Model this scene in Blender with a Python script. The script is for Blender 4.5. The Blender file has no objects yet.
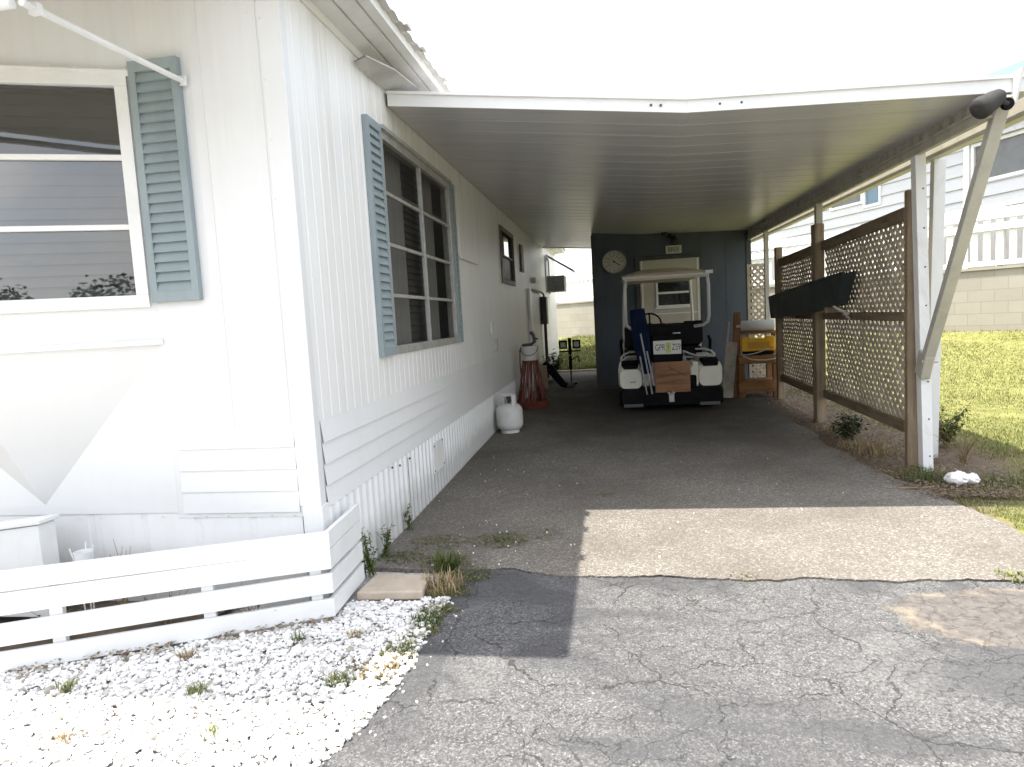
import bpy, bmesh, math, random
from mathutils import Vector, Matrix, noise
random.seed(7)
R = math.radians
sc = bpy.context.scene
COL = sc.collection

# ------------------------------------------------------------------ helpers
class MB:
    """collects vertices and faces for one mesh object"""
    def __init__(s): s.v = []; s.f = []; s.m = []
    def add(s, vs, fs, mi=0):
        b = len(s.v); s.v += [tuple(v) for v in vs]
        s.f += [tuple(b + i for i in f) for f in fs]; s.m += [mi] * len(fs)
    def box(s, x0, x1, y0, y1, z0, z1, M=None, mi=0):
        vs = [Vector((x, y, z)) for z in (z0, z1) for y in (y0, y1) for x in (x0, x1)]
        if M is not None: vs = [M @ v for v in vs]
        s.add(vs, [(0,2,3,1),(4,5,7,6),(0,1,5,4),(2,6,7,3),(0,4,6,2),(1,3,7,5)], mi)
    def bar(s, a, b, w, h, mi=0, up=(0,0,1)):
        a = Vector(a); b = Vector(b); d = (b - a); L = d.length; d.normalize()
        u = Vector(up)
        if abs(d.dot(u)) > .98: u = Vector((0, 1, 0))
        r = d.cross(u).normalized(); u = r.cross(d).normalized()
        M = Matrix((( r.x, d.x, u.x, a.x), (r.y, d.y, u.y, a.y), (r.z, d.z, u.z, a.z), (0,0,0,1)))
        s.box(-w/2, w/2, 0, L, -h/2, h/2, M, mi)
    def tube(s, pts, r, n=8, mi=0, caps=True, closed=False):
        pts = [Vector(p) for p in pts]; N = len(pts); rs = r if isinstance(r, (list, tuple)) else [r] * N
        vs = []; prev = None
        for i, p in enumerate(pts):
            if closed: t = pts[(i+1) % N] - pts[i-1]
            else: t = pts[min(i+1, N-1)] - pts[max(i-1, 0)]
            t.normalize()
            if prev is None:
                a = Vector((0,0,1)) if abs(t.z) < .9 else Vector((1,0,0))
                u = t.cross(a).normalized()
            else:
                u = (prev - t * prev.dot(t)).normalized()
            prev = u; w = t.cross(u)
            for k in range(n):
                an = 2*math.pi*k/n
                vs.append(p + (u*math.cos(an) + w*math.sin(an)) * rs[i])
        fs = []
        for i in range(N if closed else N-1):
            for k in range(n):
                a = i*n + k; b = i*n + (k+1) % n; j = (i+1) % N
                fs.append((a, b, j*n + (k+1) % n, j*n + k))
        if caps and not closed:
            fs.append(tuple(range(n-1, -1, -1))); fs.append(tuple((N-1)*n + k for k in range(n)))
        s.add(vs, fs, mi)
    def lathe(s, prof, c=(0,0,0), n=24, mi=0, M=None):
        vs = []
        for (r, z) in prof:
            for k in range(n):
                a = 2*math.pi*k/n
                v = Vector((r*math.cos(a), r*math.sin(a), z))
                if M is not None: v = M @ v
                vs.append(v + Vector(c))
        fs = [(i*n+k, i*n+(k+1) % n, (i+1)*n+(k+1) % n, (i+1)*n+k) for i in range(len(prof)-1) for k in range(n)]
        if prof[0][0] > 1e-6: fs.append(tuple(range(n-1, -1, -1)))
        if prof[-1][0] > 1e-6: fs.append(tuple((len(prof)-1)*n+k for k in range(n)))
        s.add(vs, fs, mi)
    def prism(s, poly, f, mi=0):
        """poly: list of 2-D points; f(p, t) -> 3-D for t in 0,1"""
        n = len(poly)
        vs = [f(p, 0) for p in poly] + [f(p, 1) for p in poly]
        fs = [tuple(range(n-1, -1, -1)), tuple(range(n, 2*n))] + [(i, (i+1) % n, n+(i+1) % n, n+i) for i in range(n)]
        s.add(vs, fs, mi)
    def strip(s, A, B, mi=0):
        """skin between two equally long polylines"""
        n = len(A); s.add(list(A) + list(B), [(i, i+1, n+i+1, n+i) for i in range(n-1)], mi)
    def build(s, name, mat, parent=None, smooth=False, bevel=0, seg=2, loc=None):
        me = bpy.data.meshes.new(name); me.from_pydata(s.v, [], s.f)
        for m in (mat if isinstance(mat, (list, tuple)) else [mat]): me.materials.append(m)
        me.polygons.foreach_set('material_index', s.m)
        bm = bmesh.new(); bm.from_mesh(me); bmesh.ops.recalc_face_normals(bm, faces=bm.faces); bm.to_mesh(me); bm.free()
        if smooth: me.polygons.foreach_set('use_smooth', [True]*len(me.polygons))
        me.update()
        o = bpy.data.objects.new(name, me); COL.objects.link(o)
        if parent is not None: o.parent = parent
        if loc is not None: o.location = loc
        if bevel:
            b = o.modifiers.new('edge', 'BEVEL'); b.width = bevel; b.segments = seg; b.limit_method = 'ANGLE'; b.angle_limit = R(40)
            b.harden_normals = False
        if smooth:
            b = o.modifiers.new('ws', 'WEIGHTED_NORMAL') if False else None
            me.set_sharp_from_angle(angle=R(42))
        return o

def tag(o, label=None, cat=None, group=None, kind=None):
    if label: o['label'] = label
    if cat: o['category'] = cat
    if group: o['group'] = group
    if kind: o['kind'] = kind
    return o
def thing(name, label, cat, loc=(0,0,0), rz=0, group=None):
    o = bpy.data.objects.new(name, None); COL.objects.link(o); o.empty_display_size = .1
    o.location = loc; o.rotation_euler = (0, 0, rz)
    return tag(o, label, cat, group)
def copy_tree(o, parent=None):
    kids = list(o.children)
    c = o.copy(); COL.objects.link(c)
    if parent is not None: c.parent = parent
    for k in kids: copy_tree(k, c)
    return c
def text_mesh(name, s, size, mat, parent, M, depth=.002, xs=1.0):
    cu = bpy.data.curves.new(name, 'FONT'); cu.body = s; cu.size = size; cu.extrude = depth; cu.align_x = 'CENTER'; cu.align_y = 'CENTER'
    t = bpy.data.objects.new(name, cu); COL.objects.link(t)
    me = bpy.data.meshes.new_from_object(t, depsgraph=bpy.context.evaluated_depsgraph_get())
    bpy.data.objects.remove(t); bpy.data.curves.remove(cu)
    me.name = name; me.materials.clear(); me.materials.append(mat)
    me.transform(M @ Matrix.Diagonal((xs, 1, 1, 1)))
    o = bpy.data.objects.new(name, me); COL.objects.link(o); o.parent = parent
    return o
FACING = Matrix.Rotation(R(90), 4, 'X')        # text standing up, read from -Y

# ------------------------------------------------------------------ materials
def new_mat(name):
    m = bpy.data.materials.new(name); m.use_nodes = True
    nt = m.node_tree; b = nt.nodes['Principled BSDF']
    return m, nt, b
def N(nt, t, **kw):
    n = nt.nodes.new(t)
    for k, v in kw.items():
        if k in n.inputs: n.inputs[k].default_value = v
        else: setattr(n, k, v)
    return n
def ramp(nt, src, stops):
    r = nt.nodes.new('ShaderNodeValToRGB'); e = r.color_ramp.elements
    e[0].position, e[0].color = stops[0][0], (*stops[0][1], 1)
    e[1].position, e[1].color = stops[-1][0], (*stops[-1][1], 1)
    for p, c in stops[1:-1]:
        k = e.new(p); k.color = (*c, 1)
    nt.links.new(src, r.inputs[0]); return r.outputs[0]
def g3(v): return (v, v, v)
def mixc(nt, fac, a, b, mode='MIX'):
    m = nt.nodes.new('ShaderNodeMix'); m.data_type = 'RGBA'; m.blend_type = mode
    for sock, v in ((m.inputs[0], fac), (m.inputs[6], a), (m.inputs[7], b)):
        if hasattr(v, 'is_linked'): nt.links.new(v, sock)
        elif isinstance(v, (tuple, list)): sock.default_value = (*v[:3], 1)
        else: sock.default_value = v
    return m.outputs[2]
def math_n(nt, op, a, b=0, c=None, clamp=False):
    m = nt.nodes.new('ShaderNodeMath'); m.operation = op; m.use_clamp = clamp
    for i, v in enumerate((a, b) if c is None else (a, b, c)):
        if hasattr(v, 'is_linked'): nt.links.new(v, m.inputs[i])
        else: m.inputs[i].default_value = v
    return m.outputs[0]
def pos(nt, scale=(1,1,1), obj=False):
    if obj: src = N(nt, 'ShaderNodeTexCoord').outputs['Object']
    else: src = N(nt, 'ShaderNodeNewGeometry').outputs['Position']
    mp = N(nt, 'ShaderNodeMapping'); mp.inputs['Scale'].default_value = scale
    nt.links.new(src, mp.inputs[0]); return mp.outputs[0]
def noise_t(nt, vec, scale, detail=6, rough=.6, dist=0, out='Fac'):
    n = N(nt, 'ShaderNodeTexNoise', Scale=scale, Detail=detail, Roughness=rough, Distortion=dist)
    nt.links.new(vec, n.inputs['Vector']); return n.outputs[out]
def voro(nt, vec, scale, feature='F1', out='Distance', rand=1):
    n = N(nt, 'ShaderNodeTexVoronoi'); n.feature = feature; n.inputs['Scale'].default_value = scale; n.inputs['Randomness'].default_value = rand
    nt.links.new(vec, n.inputs['Vector']); return n.outputs[out]
def bump(nt, b, h, strength=.3, dist=.01):
    bp = N(nt, 'ShaderNodeBump'); bp.inputs['Strength'].default_value = strength; bp.inputs['Distance'].default_value = dist
    nt.links.new(h, bp.inputs['Height']); nt.links.new(bp.outputs[0], b.inputs['Normal'])
def simple(name, c, rough=.5, metal=0, var=.12, scale=6, stretch=(1,1,1), bmp=.08, spec=.5, dirt=None, dirt_amt=.5, fine=0):
    """paint / plastic / metal: base colour broken up by stains and fine grain"""
    m, nt, b = new_mat(name)
    p = pos(nt, stretch)
    n1 = noise_t(nt, p, scale, 8, .62)
    lo = tuple(max(0, x*(1-var)) for x in c); hi = tuple(min(.95, x*(1+var*.6)) for x in c)
    col = ramp(nt, n1, [(.3, lo), (.5, c), (.72, hi)])
    if dirt:
        n2 = noise_t(nt, p, scale*.45, 10, .7, 1.2)
        f = ramp(nt, n2, [(.52, g3(0)), (.74, g3(dirt_amt))])
        col = mixc(nt, f, col, dirt)
    nt.links.new(col, b.inputs['Base Color'])
    rr = ramp(nt, n1, [(.25, g3(min(1, rough*1.15))), (.8, g3(rough*.85))])
    nt.links.new(rr, b.inputs['Roughness'])
    b.inputs['Metallic'].default_value = metal; b.inputs['Specular IOR Level'].default_value = spec
    if bmp: bump(nt, b, noise_t(nt, pos(nt), 60, 5, .6), bmp, .004)
    return m

def siding_mat(name, c, dirt, streak=.25, low=0.0):
    """painted aluminium: rain streaks run down, grime near the ground"""
    m, nt, b = new_mat(name)
    big = noise_t(nt, pos(nt), 1.3, 6, .6)
    col = ramp(nt, big, [(.3, tuple(x*.94 for x in c)), (.7, c)])
    st = noise_t(nt, pos(nt, (9, 9, .35)), 2.2, 8, .65)
    f = ramp(nt, st, [(.5, g3(0)), (.75, g3(streak))])
    sz = N(nt, 'ShaderNodeSeparateXYZ'); nt.links.new(pos(nt), sz.inputs[0])
    f = math_n(nt, 'MULTIPLY', f, ramp(nt, math_n(nt, 'MULTIPLY', sz.outputs[2], .3), [(.55, g3(.45)), (.88, g3(1.6))]))
    col = mixc(nt, f, col, dirt)
    if low:
        sep = N(nt, 'ShaderNodeSeparateXYZ'); nt.links.new(pos(nt), sep.inputs[0])
        nz = noise_t(nt, pos(nt, (4, 4, 1.5)), 3, 8, .7)
        h = math_n(nt, 'ADD', sep.outputs[2], math_n(nt, 'MULTIPLY', nz, -.28))
        fl = ramp(nt, h, [(-.12+.0, g3(low)), (.16, g3(0))])
        col = mixc(nt, fl, col, tuple(x*.5 for x in dirt))
    sp = noise_t(nt, pos(nt), 38, 4, .5)
    col = mixc(nt, ramp(nt, sp, [(.72, g3(0)), (.78, g3(.3))]), col, dirt)
    nt.links.new(col, b.inputs['Base Color'])
    b.inputs['Roughness'].default_value = .42
    dents = noise_t(nt, pos(nt, (1, 1, .6)), 2.4, 3, .5)
    bump(nt, b, dents, .22, .012)
    return m

def wood_mat(name, c, dark, along='y', rough=.75, sc_=1.0):
    m, nt, b = new_mat(name)
    st = {'x': (1.2, 22, 22), 'y': (22, 1.2, 22), 'z': (22, 22, 1.2)}[along]
    g = noise_t(nt, pos(nt, tuple(s*sc_ for s in st)), 1.6, 8, .65, .6)
    big = noise_t(nt, pos(nt), 3, 5, .6)
    col = ramp(nt, g, [(.28, dark), (.5, c), (.75, tuple(min(.9, x*1.25) for x in c))])
    col = mixc(nt, ramp(nt, big, [(.4, g3(0)), (.7, g3(.5))]), col, dark)
    nt.links.new(col, b.inputs['Base Color']); b.inputs['Roughness'].default_value = rough; b.inputs['Specular IOR Level'].default_value = .2
    bump(nt, b, g, .35, .004)
    return m

def glass_mat(name, tint=(.85, .88, .9), ior=2.25):
    m = bpy.data.materials.new(name); m.use_nodes = True; nt = m.node_tree; nt.nodes.clear()
    out = N(nt, 'ShaderNodeOutputMaterial'); mix = N(nt, 'ShaderNodeMixShader')
    tr = N(nt, 'ShaderNodeBsdfTransparent'); tr.inputs[0].default_value = (*tint, 1)
    gl = N(nt, 'ShaderNodeBsdfGlossy'); gl.inputs['Roughness'].default_value = .015
    fr = N(nt, 'ShaderNodeFresnel'); fr.inputs['IOR'].default_value = ior
    bp = N(nt, 'ShaderNodeBump'); bp.inputs['Strength'].default_value = .05; bp.inputs['Distance'].default_value = .02
    nt.links.new(noise_t(nt, pos(nt), 2.2, 2, .5), bp.inputs['Height']); nt.links.new(bp.outputs[0], gl.inputs['Normal'])
    nt.links.new(fr.outputs[0], mix.inputs[0]); nt.links.new(tr.outputs[0], mix.inputs[1]); nt.links.new(gl.outputs[0], mix.inputs[2])
    nt.links.new(mix.outputs[0], out.inputs[0]); return m

def screen_mat(name):
    m = bpy.data.materials.new(name); m.use_nodes = True; nt = m.node_tree; nt.nodes.clear()
    out = N(nt, 'ShaderNodeOutputMaterial'); mix = N(nt, 'ShaderNodeMixShader'); mix2 = N(nt, 'ShaderNodeMixShader')
    tr = N(nt, 'ShaderNodeBsdfTransparent'); tr.inputs[0].default_value = (.8, .8, .78, 1)
    df = N(nt, 'ShaderNodeBsdfDiffuse'); df.inputs[0].default_value = (.05, .05, .048, 1)
    gl = N(nt, 'ShaderNodeBsdfGlossy'); gl.inputs['Roughness'].default_value = .10
    mix.inputs[0].default_value = .34; mix2.inputs[0].default_value = .045
    nt.links.new(tr.outputs[0], mix.inputs[1]); nt.links.new(df.outputs[0], mix.inputs[2])
    nt.links.new(mix.outputs[0], mix2.inputs[1]); nt.links.new(gl.outputs[0], mix2.inputs[2]); nt.links.new(mix2.outputs[0], out.inputs[0])
    return m

def leaf_mat(name, c1, c2, c3=None, sub=.35):
    m, nt, b = new_mat(name)
    geo = N(nt, 'ShaderNodeNewGeometry')
    stops = [(0, c1), (.6, c2), (1, c3 or tuple(x*1.25 for x in c2))]
    rnd = ramp(nt, geo.outputs['Random Per Island'], stops)
    big = noise_t(nt, pos(nt), 1.6, 5, .6)
    col = mixc(nt, ramp(nt, big, [(.35, g3(.0)), (.68, g3(.55))]), rnd, tuple(x*.62 for x in c2))
    nt.links.new(col, b.inputs['Base Color']); b.inputs['Roughness'].default_value = .6
    tl = N(nt, 'ShaderNodeBsdfTranslucent'); nt.links.new(col, tl.inputs[0])
    mx = N(nt, 'ShaderNodeMixShader'); mx.inputs[0].default_value = sub
    nt.links.new(b.outputs[0], mx.inputs[1]); nt.links.new(tl.outputs[0], mx.inputs[2])
    nt.links.new(mx.outputs[0], nt.nodes['Material Output'].inputs[0])
    return m

M = {}
M['siding'] = siding_mat('cream_siding_paint', (.86, .857, .84), (.44, .40, .31), .42)
M['siding_front'] = siding_mat('white_siding_paint', (.765, .77, .768), (.58, .57, .50), .14)
M['skirt'] = siding_mat('white_skirt_paint', (.82, .825, .82), (.45, .42, .35), .2, .45)
M['trim'] = simple('white_trim_paint', (.76, .765, .76), .4, var=.05, scale=5, dirt=(.5, .46, .38), dirt_amt=.25)
M['frame_w'] = simple('white_window_frame', (.80, .80, .78), .35, var=.05, dirt=(.45, .42, .36), dirt_amt=.25)
M['frame_g'] = simple('weathered_aluminium_frame', (.50, .50, .47), .42, .4, var=.2, scale=14, dirt=(.22, .2, .17), dirt_amt=.5)
M['shutter'] = simple('blue_grey_shutter_paint', (.27, .325, .342), .5, var=.16, scale=4, stretch=(1, 1, .4), dirt=(.40, .44, .45), dirt_amt=.4)
M['glass'] = glass_mat('window_glass'); M['glass_side'] = screen_mat('insect_screened_glass')
M['curtain'] = simple('grey_curtain_cloth', (.42, .41, .39), .85, var=.12, stretch=(12, 12, .6), scale=3)
M['blind'] = simple('brown_blind_slats', (.17, .15, .125), .6, var=.2)
M['room'] = simple('dim_room_wall', (.10, .095, .085), .9, var=.15)
M['roofmetal'] = simple('weathered_metal_roof', (.62, .61, .57), .45, .25, var=.16, scale=5, dirt=(.3, .27, .22), dirt_amt=.5)
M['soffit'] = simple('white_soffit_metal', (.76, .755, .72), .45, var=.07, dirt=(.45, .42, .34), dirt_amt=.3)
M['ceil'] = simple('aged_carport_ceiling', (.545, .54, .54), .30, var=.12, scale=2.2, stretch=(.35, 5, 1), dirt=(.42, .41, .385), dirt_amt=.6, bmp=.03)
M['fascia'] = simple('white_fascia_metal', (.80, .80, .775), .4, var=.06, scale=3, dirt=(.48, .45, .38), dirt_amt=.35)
M['beam'] = simple('dull_carport_beam', (.42, .40, .34), .5, var=.2, scale=7, dirt=(.25, .21, .16), dirt_amt=.6)
M['gutterpaint'] = simple('cream_edge_beam', (.66, .63, .53), .5, var=.1, dirt=(.35, .31, .24), dirt_amt=.4)
M['post_w'] = simple('white_post_paint', (.78, .785, .78), .45, var=.08, scale=6, stretch=(1, 1, .5), dirt=(.38, .34, .28), dirt_amt=.5)
M['galv'] = simple('grey_metal_brace', (.52, .50, .44), .45, .25, var=.16, scale=6, dirt=(.3, .27, .22), dirt_amt=.5)
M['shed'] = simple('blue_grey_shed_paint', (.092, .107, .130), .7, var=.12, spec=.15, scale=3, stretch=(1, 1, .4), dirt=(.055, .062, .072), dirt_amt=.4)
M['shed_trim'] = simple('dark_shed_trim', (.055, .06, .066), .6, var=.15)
M['door'] = simple('cream_door_paint', (.52, .485, .40), .5, var=.07, scale=3, dirt=(.33, .29, .22), dirt_amt=.35)
M['dark_glass'] = simple('dark_door_glass', (.012, .014, .016), .08, var=.1, bmp=0)
M['black'] = simple('black_plastic', (.006, .006, .007), .6, var=.25, spec=.10, dirt=(.02, .018, .016), dirt_amt=.5)
M['vinyl'] = simple('black_seat_vinyl', (.005, .0055, .008), .5, var=.2, spec=.12, bmp=.15)
M['rubber'] = simple('black_tyre_rubber', (.018, .018, .018), .8, var=.2, dirt=(.07, .06, .05), dirt_amt=.5)
M['cartwhite'] = simple('ivory_cart_body', (.80, .785, .70), .3, var=.06, dirt=(.4, .37, .29), dirt_amt=.35)
M['cartroof'] = simple('tan_cart_roof', (.55, .48, .36), .5, var=.1, dirt=(.35, .29, .2), dirt_amt=.4)
M['cartpipe'] = simple('white_cart_tube', (.70, .70, .68), .35, var=.05)
M['navy'] = simple('navy_canvas', (.008, .015, .045), .9, var=.25, spec=.1, bmp=.25)
M['alu'] = simple('bright_aluminium', (.42, .43, .45), .4, .8, var=.1)
M['steel'] = simple('dull_steel', (.45, .45, .44), .4, .9, var=.2)
M['plate'] = simple('license_plate_white', (.75, .76, .70), .4, var=.05)
M['plate_ink'] = simple('license_plate_ink', (.04, .07, .05), .5)
M['plate_tint'] = simple('license_plate_yellow_green', (.55, .60, .22), .45)
M['cardboard'] = wood_mat('brown_grained_panel', (.34, .185, .105), (.15, .07, .035), 'x', .7, .5)
M['wood_dk'] = wood_mat('stained_fence_wood', (.26, .20, .135), (.12, .09, .058), 'z')
M['wood_rail'] = wood_mat('stained_rail_wood', (.20, .15, .10), (.095, .07, .045), 'y')
M['lattice'] = simple('weathered_lattice_wood', (.56, .475, .36), .8, var=.22, scale=9, dirt=(.30, .23, .15), dirt_amt=.55)
def vary_islands(m, lo):
    nt = m.node_tree; b = nt.nodes['Principled BSDF']; src = b.inputs['Base Color'].links[0].from_socket
    geo = N(nt, 'ShaderNodeNewGeometry'); r = ramp(nt, geo.outputs['Random Per Island'], [(0, g3(lo)), (1, g3(1))])
    nt.links.new(mixc(nt, 1.0, src, r, 'MULTIPLY'), b.inputs['Base Color'])
vary_islands(M['lattice'], .68)
M['bench'] = wood_mat('workbench_pine', (.26, .135, .055), (.12, .057, .022), 'x')
M['bench_z'] = wood_mat('workbench_leg_pine', (.20, .10, .043), (.09, .042, .018), 'z')
M['yellow'] = simple('yellow_tool_plastic', (.75, .40, .015), .4, var=.08, dirt=(.35, .2, .03), dirt_amt=.4)
M['greyroll'] = simple('grey_foam_roll', (.36, .36, .34), .8, var=.12)
M['rope'] = simple('pale_rope', (.5, .47, .4), .8, var=.2)
M['print'] = simple('printed_board', (.36, .33, .28), .6, var=.3, scale=9, dirt=(.30, .07, .05), dirt_amt=.9)
M['trough'] = simple('dark_green_black_plastic', (.024, .034, .034), .5, var=.25, spec=.35, scale=5, dirt=(.06, .065, .06), dirt_amt=.5)
M['tank'] = simple('white_gas_bottle_paint', (.72, .72, .71), .35, var=.05, scale=9, dirt=(.38, .34, .3), dirt_amt=.35)
M['hose'] = simple('dark_red_hose', (.17, .045, .03), .5, var=.3)
M['red'] = simple('faded_red_canvas', (.15, .045, .034), .75, var=.3, scale=8)
M['bucket'] = simple('white_bucket_plastic', (.68, .67, .64), .45, var=.07, dirt=(.4, .37, .3), dirt_amt=.4)
M['greybox'] = simple('dark_meter_box', (.09, .085, .08), .5, .3, var=.2)
M['conduit'] = simple('brown_conduit', (.085, .06, .045), .55, var=.25)
M['acbeige'] = simple('grey_air_conditioner', (.20, .195, .185), .5, var=.15)
M['white_s'] = siding_mat('neighbour_white_siding', (.60, .605, .61), (.5, .48, .42), .12)
M['blue_roof'] = simple('blue_metal_roof', (.085, .135, .19), .55, 0, var=.10, scale=3)
M['scr'] = simple('grey_window_screen', (.16, .165, .165), .5, var=.12)
M['pane_b'] = simple('blue_grey_pane', (.14, .22, .29), .2, var=.1)
M['railing'] = simple('white_porch_paint', (.82, .82, .80), .45, var=.05)
M['bag'] = simple('white_plastic_bag', (.82, .82, .80), .35, var=.05)
M['signw'] = simple('pale_sign_face', (.62, .62, .56), .5, var=.1)
M['dialw'] = simple('dial_face', (.50, .49, .42), .5, var=.14, scale=16, dirt=(.25, .25, .2), dirt_amt=.5)
M['ink'] = simple('black_ink', (.02, .02, .02), .6, var=.1)
M['jar'] = simple('milky_pot_plastic', (.8, .81, .8), .25, var=.05)
M['twig'] = simple('dry_brown_stem', (.22, .16, .09), .8, var=.35, scale=20)
M['paver'] = simple('tan_paver_concrete', (.50, .42, .33), .85, var=.14, scale=14, bmp=.5, dirt=(.3, .25, .18), dirt_amt=.5)
M['strawm'] = leaf_mat('dry_straw', (.25, .18, .09), (.36, .27, .14), (.47, .37, .21), .15)
M['deadleaf'] = leaf_mat('dead_leaves', (.11, .075, .045), (.21, .15, .09), (.36, .28, .18), .1)
M['grassm'] = leaf_mat('lawn_blades', (.105, .138, .03), (.24, .256, .078), (.42, .39, .17), .32)
M['weedm'] = leaf_mat('weed_leaves', (.05, .09, .018), (.10, .145, .03), (.2, .2, .05), .3)
M['bushm'] = leaf_mat('dark_bush_leaves', (.012, .03, .008), (.028, .058, .014), (.05, .085, .02), .25)
M['treem'] = leaf_mat('far_tree_leaves', (.03, .05, .015), (.05, .075, .02), (.07, .10, .03), .3)

def driveway_mat():
    m, nt, b = new_mat('exposed_aggregate_asphalt')
    P = pos(nt)
    cell = voro(nt, P, 95, out='Color')
    sepc = N(nt, 'ShaderNodeSeparateColor'); nt.links.new(cell, sepc.inputs[0])
    stone = ramp(nt, sepc.outputs[0], [(0, (.125, .114, .10)), (.45, (.23, .211, .182)), (.80, (.31, .284, .244)), (.93, (.385, .36, .315)), (1, (.50, .475, .43))])
    d = voro(nt, P, 95)
    binder = ramp(nt, d, [(.25, g3(0)), (.62, g3(.75))])
    col = mixc(nt, binder, stone, (.155, .143, .126))
    big = noise_t(nt, P, 1.1, 8, .62)
    col = mixc(nt, ramp(nt, big, [(.34, g3(.62)), (.60, g3(0))]), col, (.115, .102, .088))
    # oil drips and tyre grime around the parked cart, widened to paint deeper carport shade
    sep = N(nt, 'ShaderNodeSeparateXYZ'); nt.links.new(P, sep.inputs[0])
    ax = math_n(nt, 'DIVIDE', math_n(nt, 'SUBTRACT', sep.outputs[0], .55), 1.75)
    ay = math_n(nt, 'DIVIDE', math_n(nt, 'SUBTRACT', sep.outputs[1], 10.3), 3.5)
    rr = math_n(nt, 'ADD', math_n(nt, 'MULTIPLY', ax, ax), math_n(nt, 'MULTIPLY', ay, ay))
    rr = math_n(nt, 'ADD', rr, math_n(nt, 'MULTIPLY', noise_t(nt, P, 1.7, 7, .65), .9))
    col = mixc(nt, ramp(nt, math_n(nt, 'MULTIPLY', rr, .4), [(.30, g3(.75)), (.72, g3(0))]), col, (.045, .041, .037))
    nt.links.new(col, b.inputs['Base Color']); b.inputs['Roughness'].default_value = .92; b.inputs['Specular IOR Level'].default_value = .12
    h = math_n(nt, 'ADD', math_n(nt, 'MULTIPLY', d, -1), math_n(nt, 'MULTIPLY', noise_t(nt, P, 30, 6, .7), .8))
    bump(nt, b, h, .7, .008)
    return m
def road_mat():
    m, nt, b = new_mat('old_cracked_asphalt')
    P = pos(nt)
    wob = noise_t(nt, P, 3.2, 9, .62, out='Color')
    add = N(nt, 'ShaderNodeVectorMath'); add.operation = 'MULTIPLY_ADD'
    nt.links.new(wob, add.inputs[0]); add.inputs[1].default_value = (.34, .34, .0); nt.links.new(P, add.inputs[2])
    V = add.outputs[0]
    e1 = voro(nt, V, 1.9, 'DISTANCE_TO_EDGE'); e2 = voro(nt, V, 8.5, 'DISTANCE_TO_EDGE')
    msk = noise_t(nt, P, .9, 4, .6)
    wid = noise_t(nt, P, 3.3, 5, .7)
    e1w = math_n(nt, 'DIVIDE', e1, math_n(nt, 'MAXIMUM', math_n(nt, 'MULTIPLY', math_n(nt, 'SUBTRACT', wid, .38), .034), .0003))
    c1 = ramp(nt, e1w, [(.35, g3(1)), (1.0, g3(0))])
    c2 = ramp(nt, e2, [(.003, g3(.8)), (.015, g3(0))])
    c2 = math_n(nt, 'MULTIPLY', c2, ramp(nt, msk, [(.36, g3(0)), (.58, g3(.62))]))
    crack = math_n(nt, 'MAXIMUM', c1, c2)
    cell = voro(nt, P, 175, out='Color'); sepc = N(nt, 'ShaderNodeSeparateColor'); nt.links.new(cell, sepc.inputs[0])
    stone = ramp(nt, sepc.outputs[1], [(0, (.045, .045, .046)), (.5, (.105, .104, .104)), (.85, (.16, .158, .155)), (1, (.27, .265, .255))])
    blo = noise_t(nt, P, 1.25, 9, .62, .8)
    col = mixc(nt, ramp(nt, blo, [(.36, g3(.0)), (.46, g3(.22)), (.52, g3(.06)), (.64, g3(.48))]), stone, (.185, .182, .177))
    blo2 = noise_t(nt, pos(nt, (1, 1.6, 1)), .8, 9, .62, .8)
    col = mixc(nt, ramp(nt, blo2, [(.47, g3(0)), (.56, g3(.72))]), col, (.060, .060, .063))
    col = mixc(nt, ramp(nt, noise_t(nt, P, 70, 6, .75), [(.40, g3(.72)), (.54, g3(0))]), col, (.05, .05, .052))
    # eroded sandy hollow at the edge of the old surface
    sep = N(nt, 'ShaderNodeSeparateXYZ'); nt.links.new(P, sep.inputs[0])
    ax = math_n(nt, 'DIVIDE', math_n(nt, 'SUBTRACT', sep.outputs[0], 1.86), .72)
    ay = math_n(nt, 'DIVIDE', math_n(nt, 'SUBTRACT', sep.outputs[1], 2.98), .33)
    rr = math_n(nt, 'ADD', math_n(nt, 'MULTIPLY', ax, ax), math_n(nt, 'MULTIPLY', ay, ay))
    rr = math_n(nt, 'ADD', rr, math_n(nt, 'MULTIPLY', math_n(nt, 'SUBTRACT', noise_t(nt, P, 3.6, 9, .62), .25), 1.7))
    rr = math_n(nt, 'MULTIPLY', rr, .4)
    hollow = ramp(nt, rr, [(.52, g3(1)), (.565, g3(0))])
    rim = ramp(nt, rr, [(.44, g3(0)), (.51, g3(.8)), (.55, g3(.7)), (.60, g3(0))])
    rimn = ramp(nt, noise_t(nt, P, 4.2, 9, .7), [(.47, g3(0)), (.60, g3(1))])
    hcol = ramp(nt, noise_t(nt, P, 26, 8, .75), [(.3, (.055, .05, .046)), (.5, (.115, .104, .094)), (.75, (.185, .168, .15))])
    col = mixc(nt, hollow, col, hcol)
    col = mixc(nt, math_n(nt, 'MULTIPLY', rim, rimn), col, (.27, .225, .165))
    col = mixc(nt, math_n(nt, 'MULTIPLY', crack, math_n(nt, 'MULTIPLY', math_n(nt, 'SUBTRACT', 1, hollow), .85)), col, (.040, .038, .036))
    nt.links.new(col, b.inputs['Base Color']); b.inputs['Roughness'].default_value = .86
    h = math_n(nt, 'ADD', math_n(nt, 'MULTIPLY', crack, -1.6), math_n(nt, 'MULTIPLY', noise_t(nt, P, 40, 7, .75), .9))
    h = math_n(nt, 'ADD', h, math_n(nt, 'MULTIPLY', hollow, -.8))
    bump(nt, b, h, .75, .010)
    return m
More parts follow.
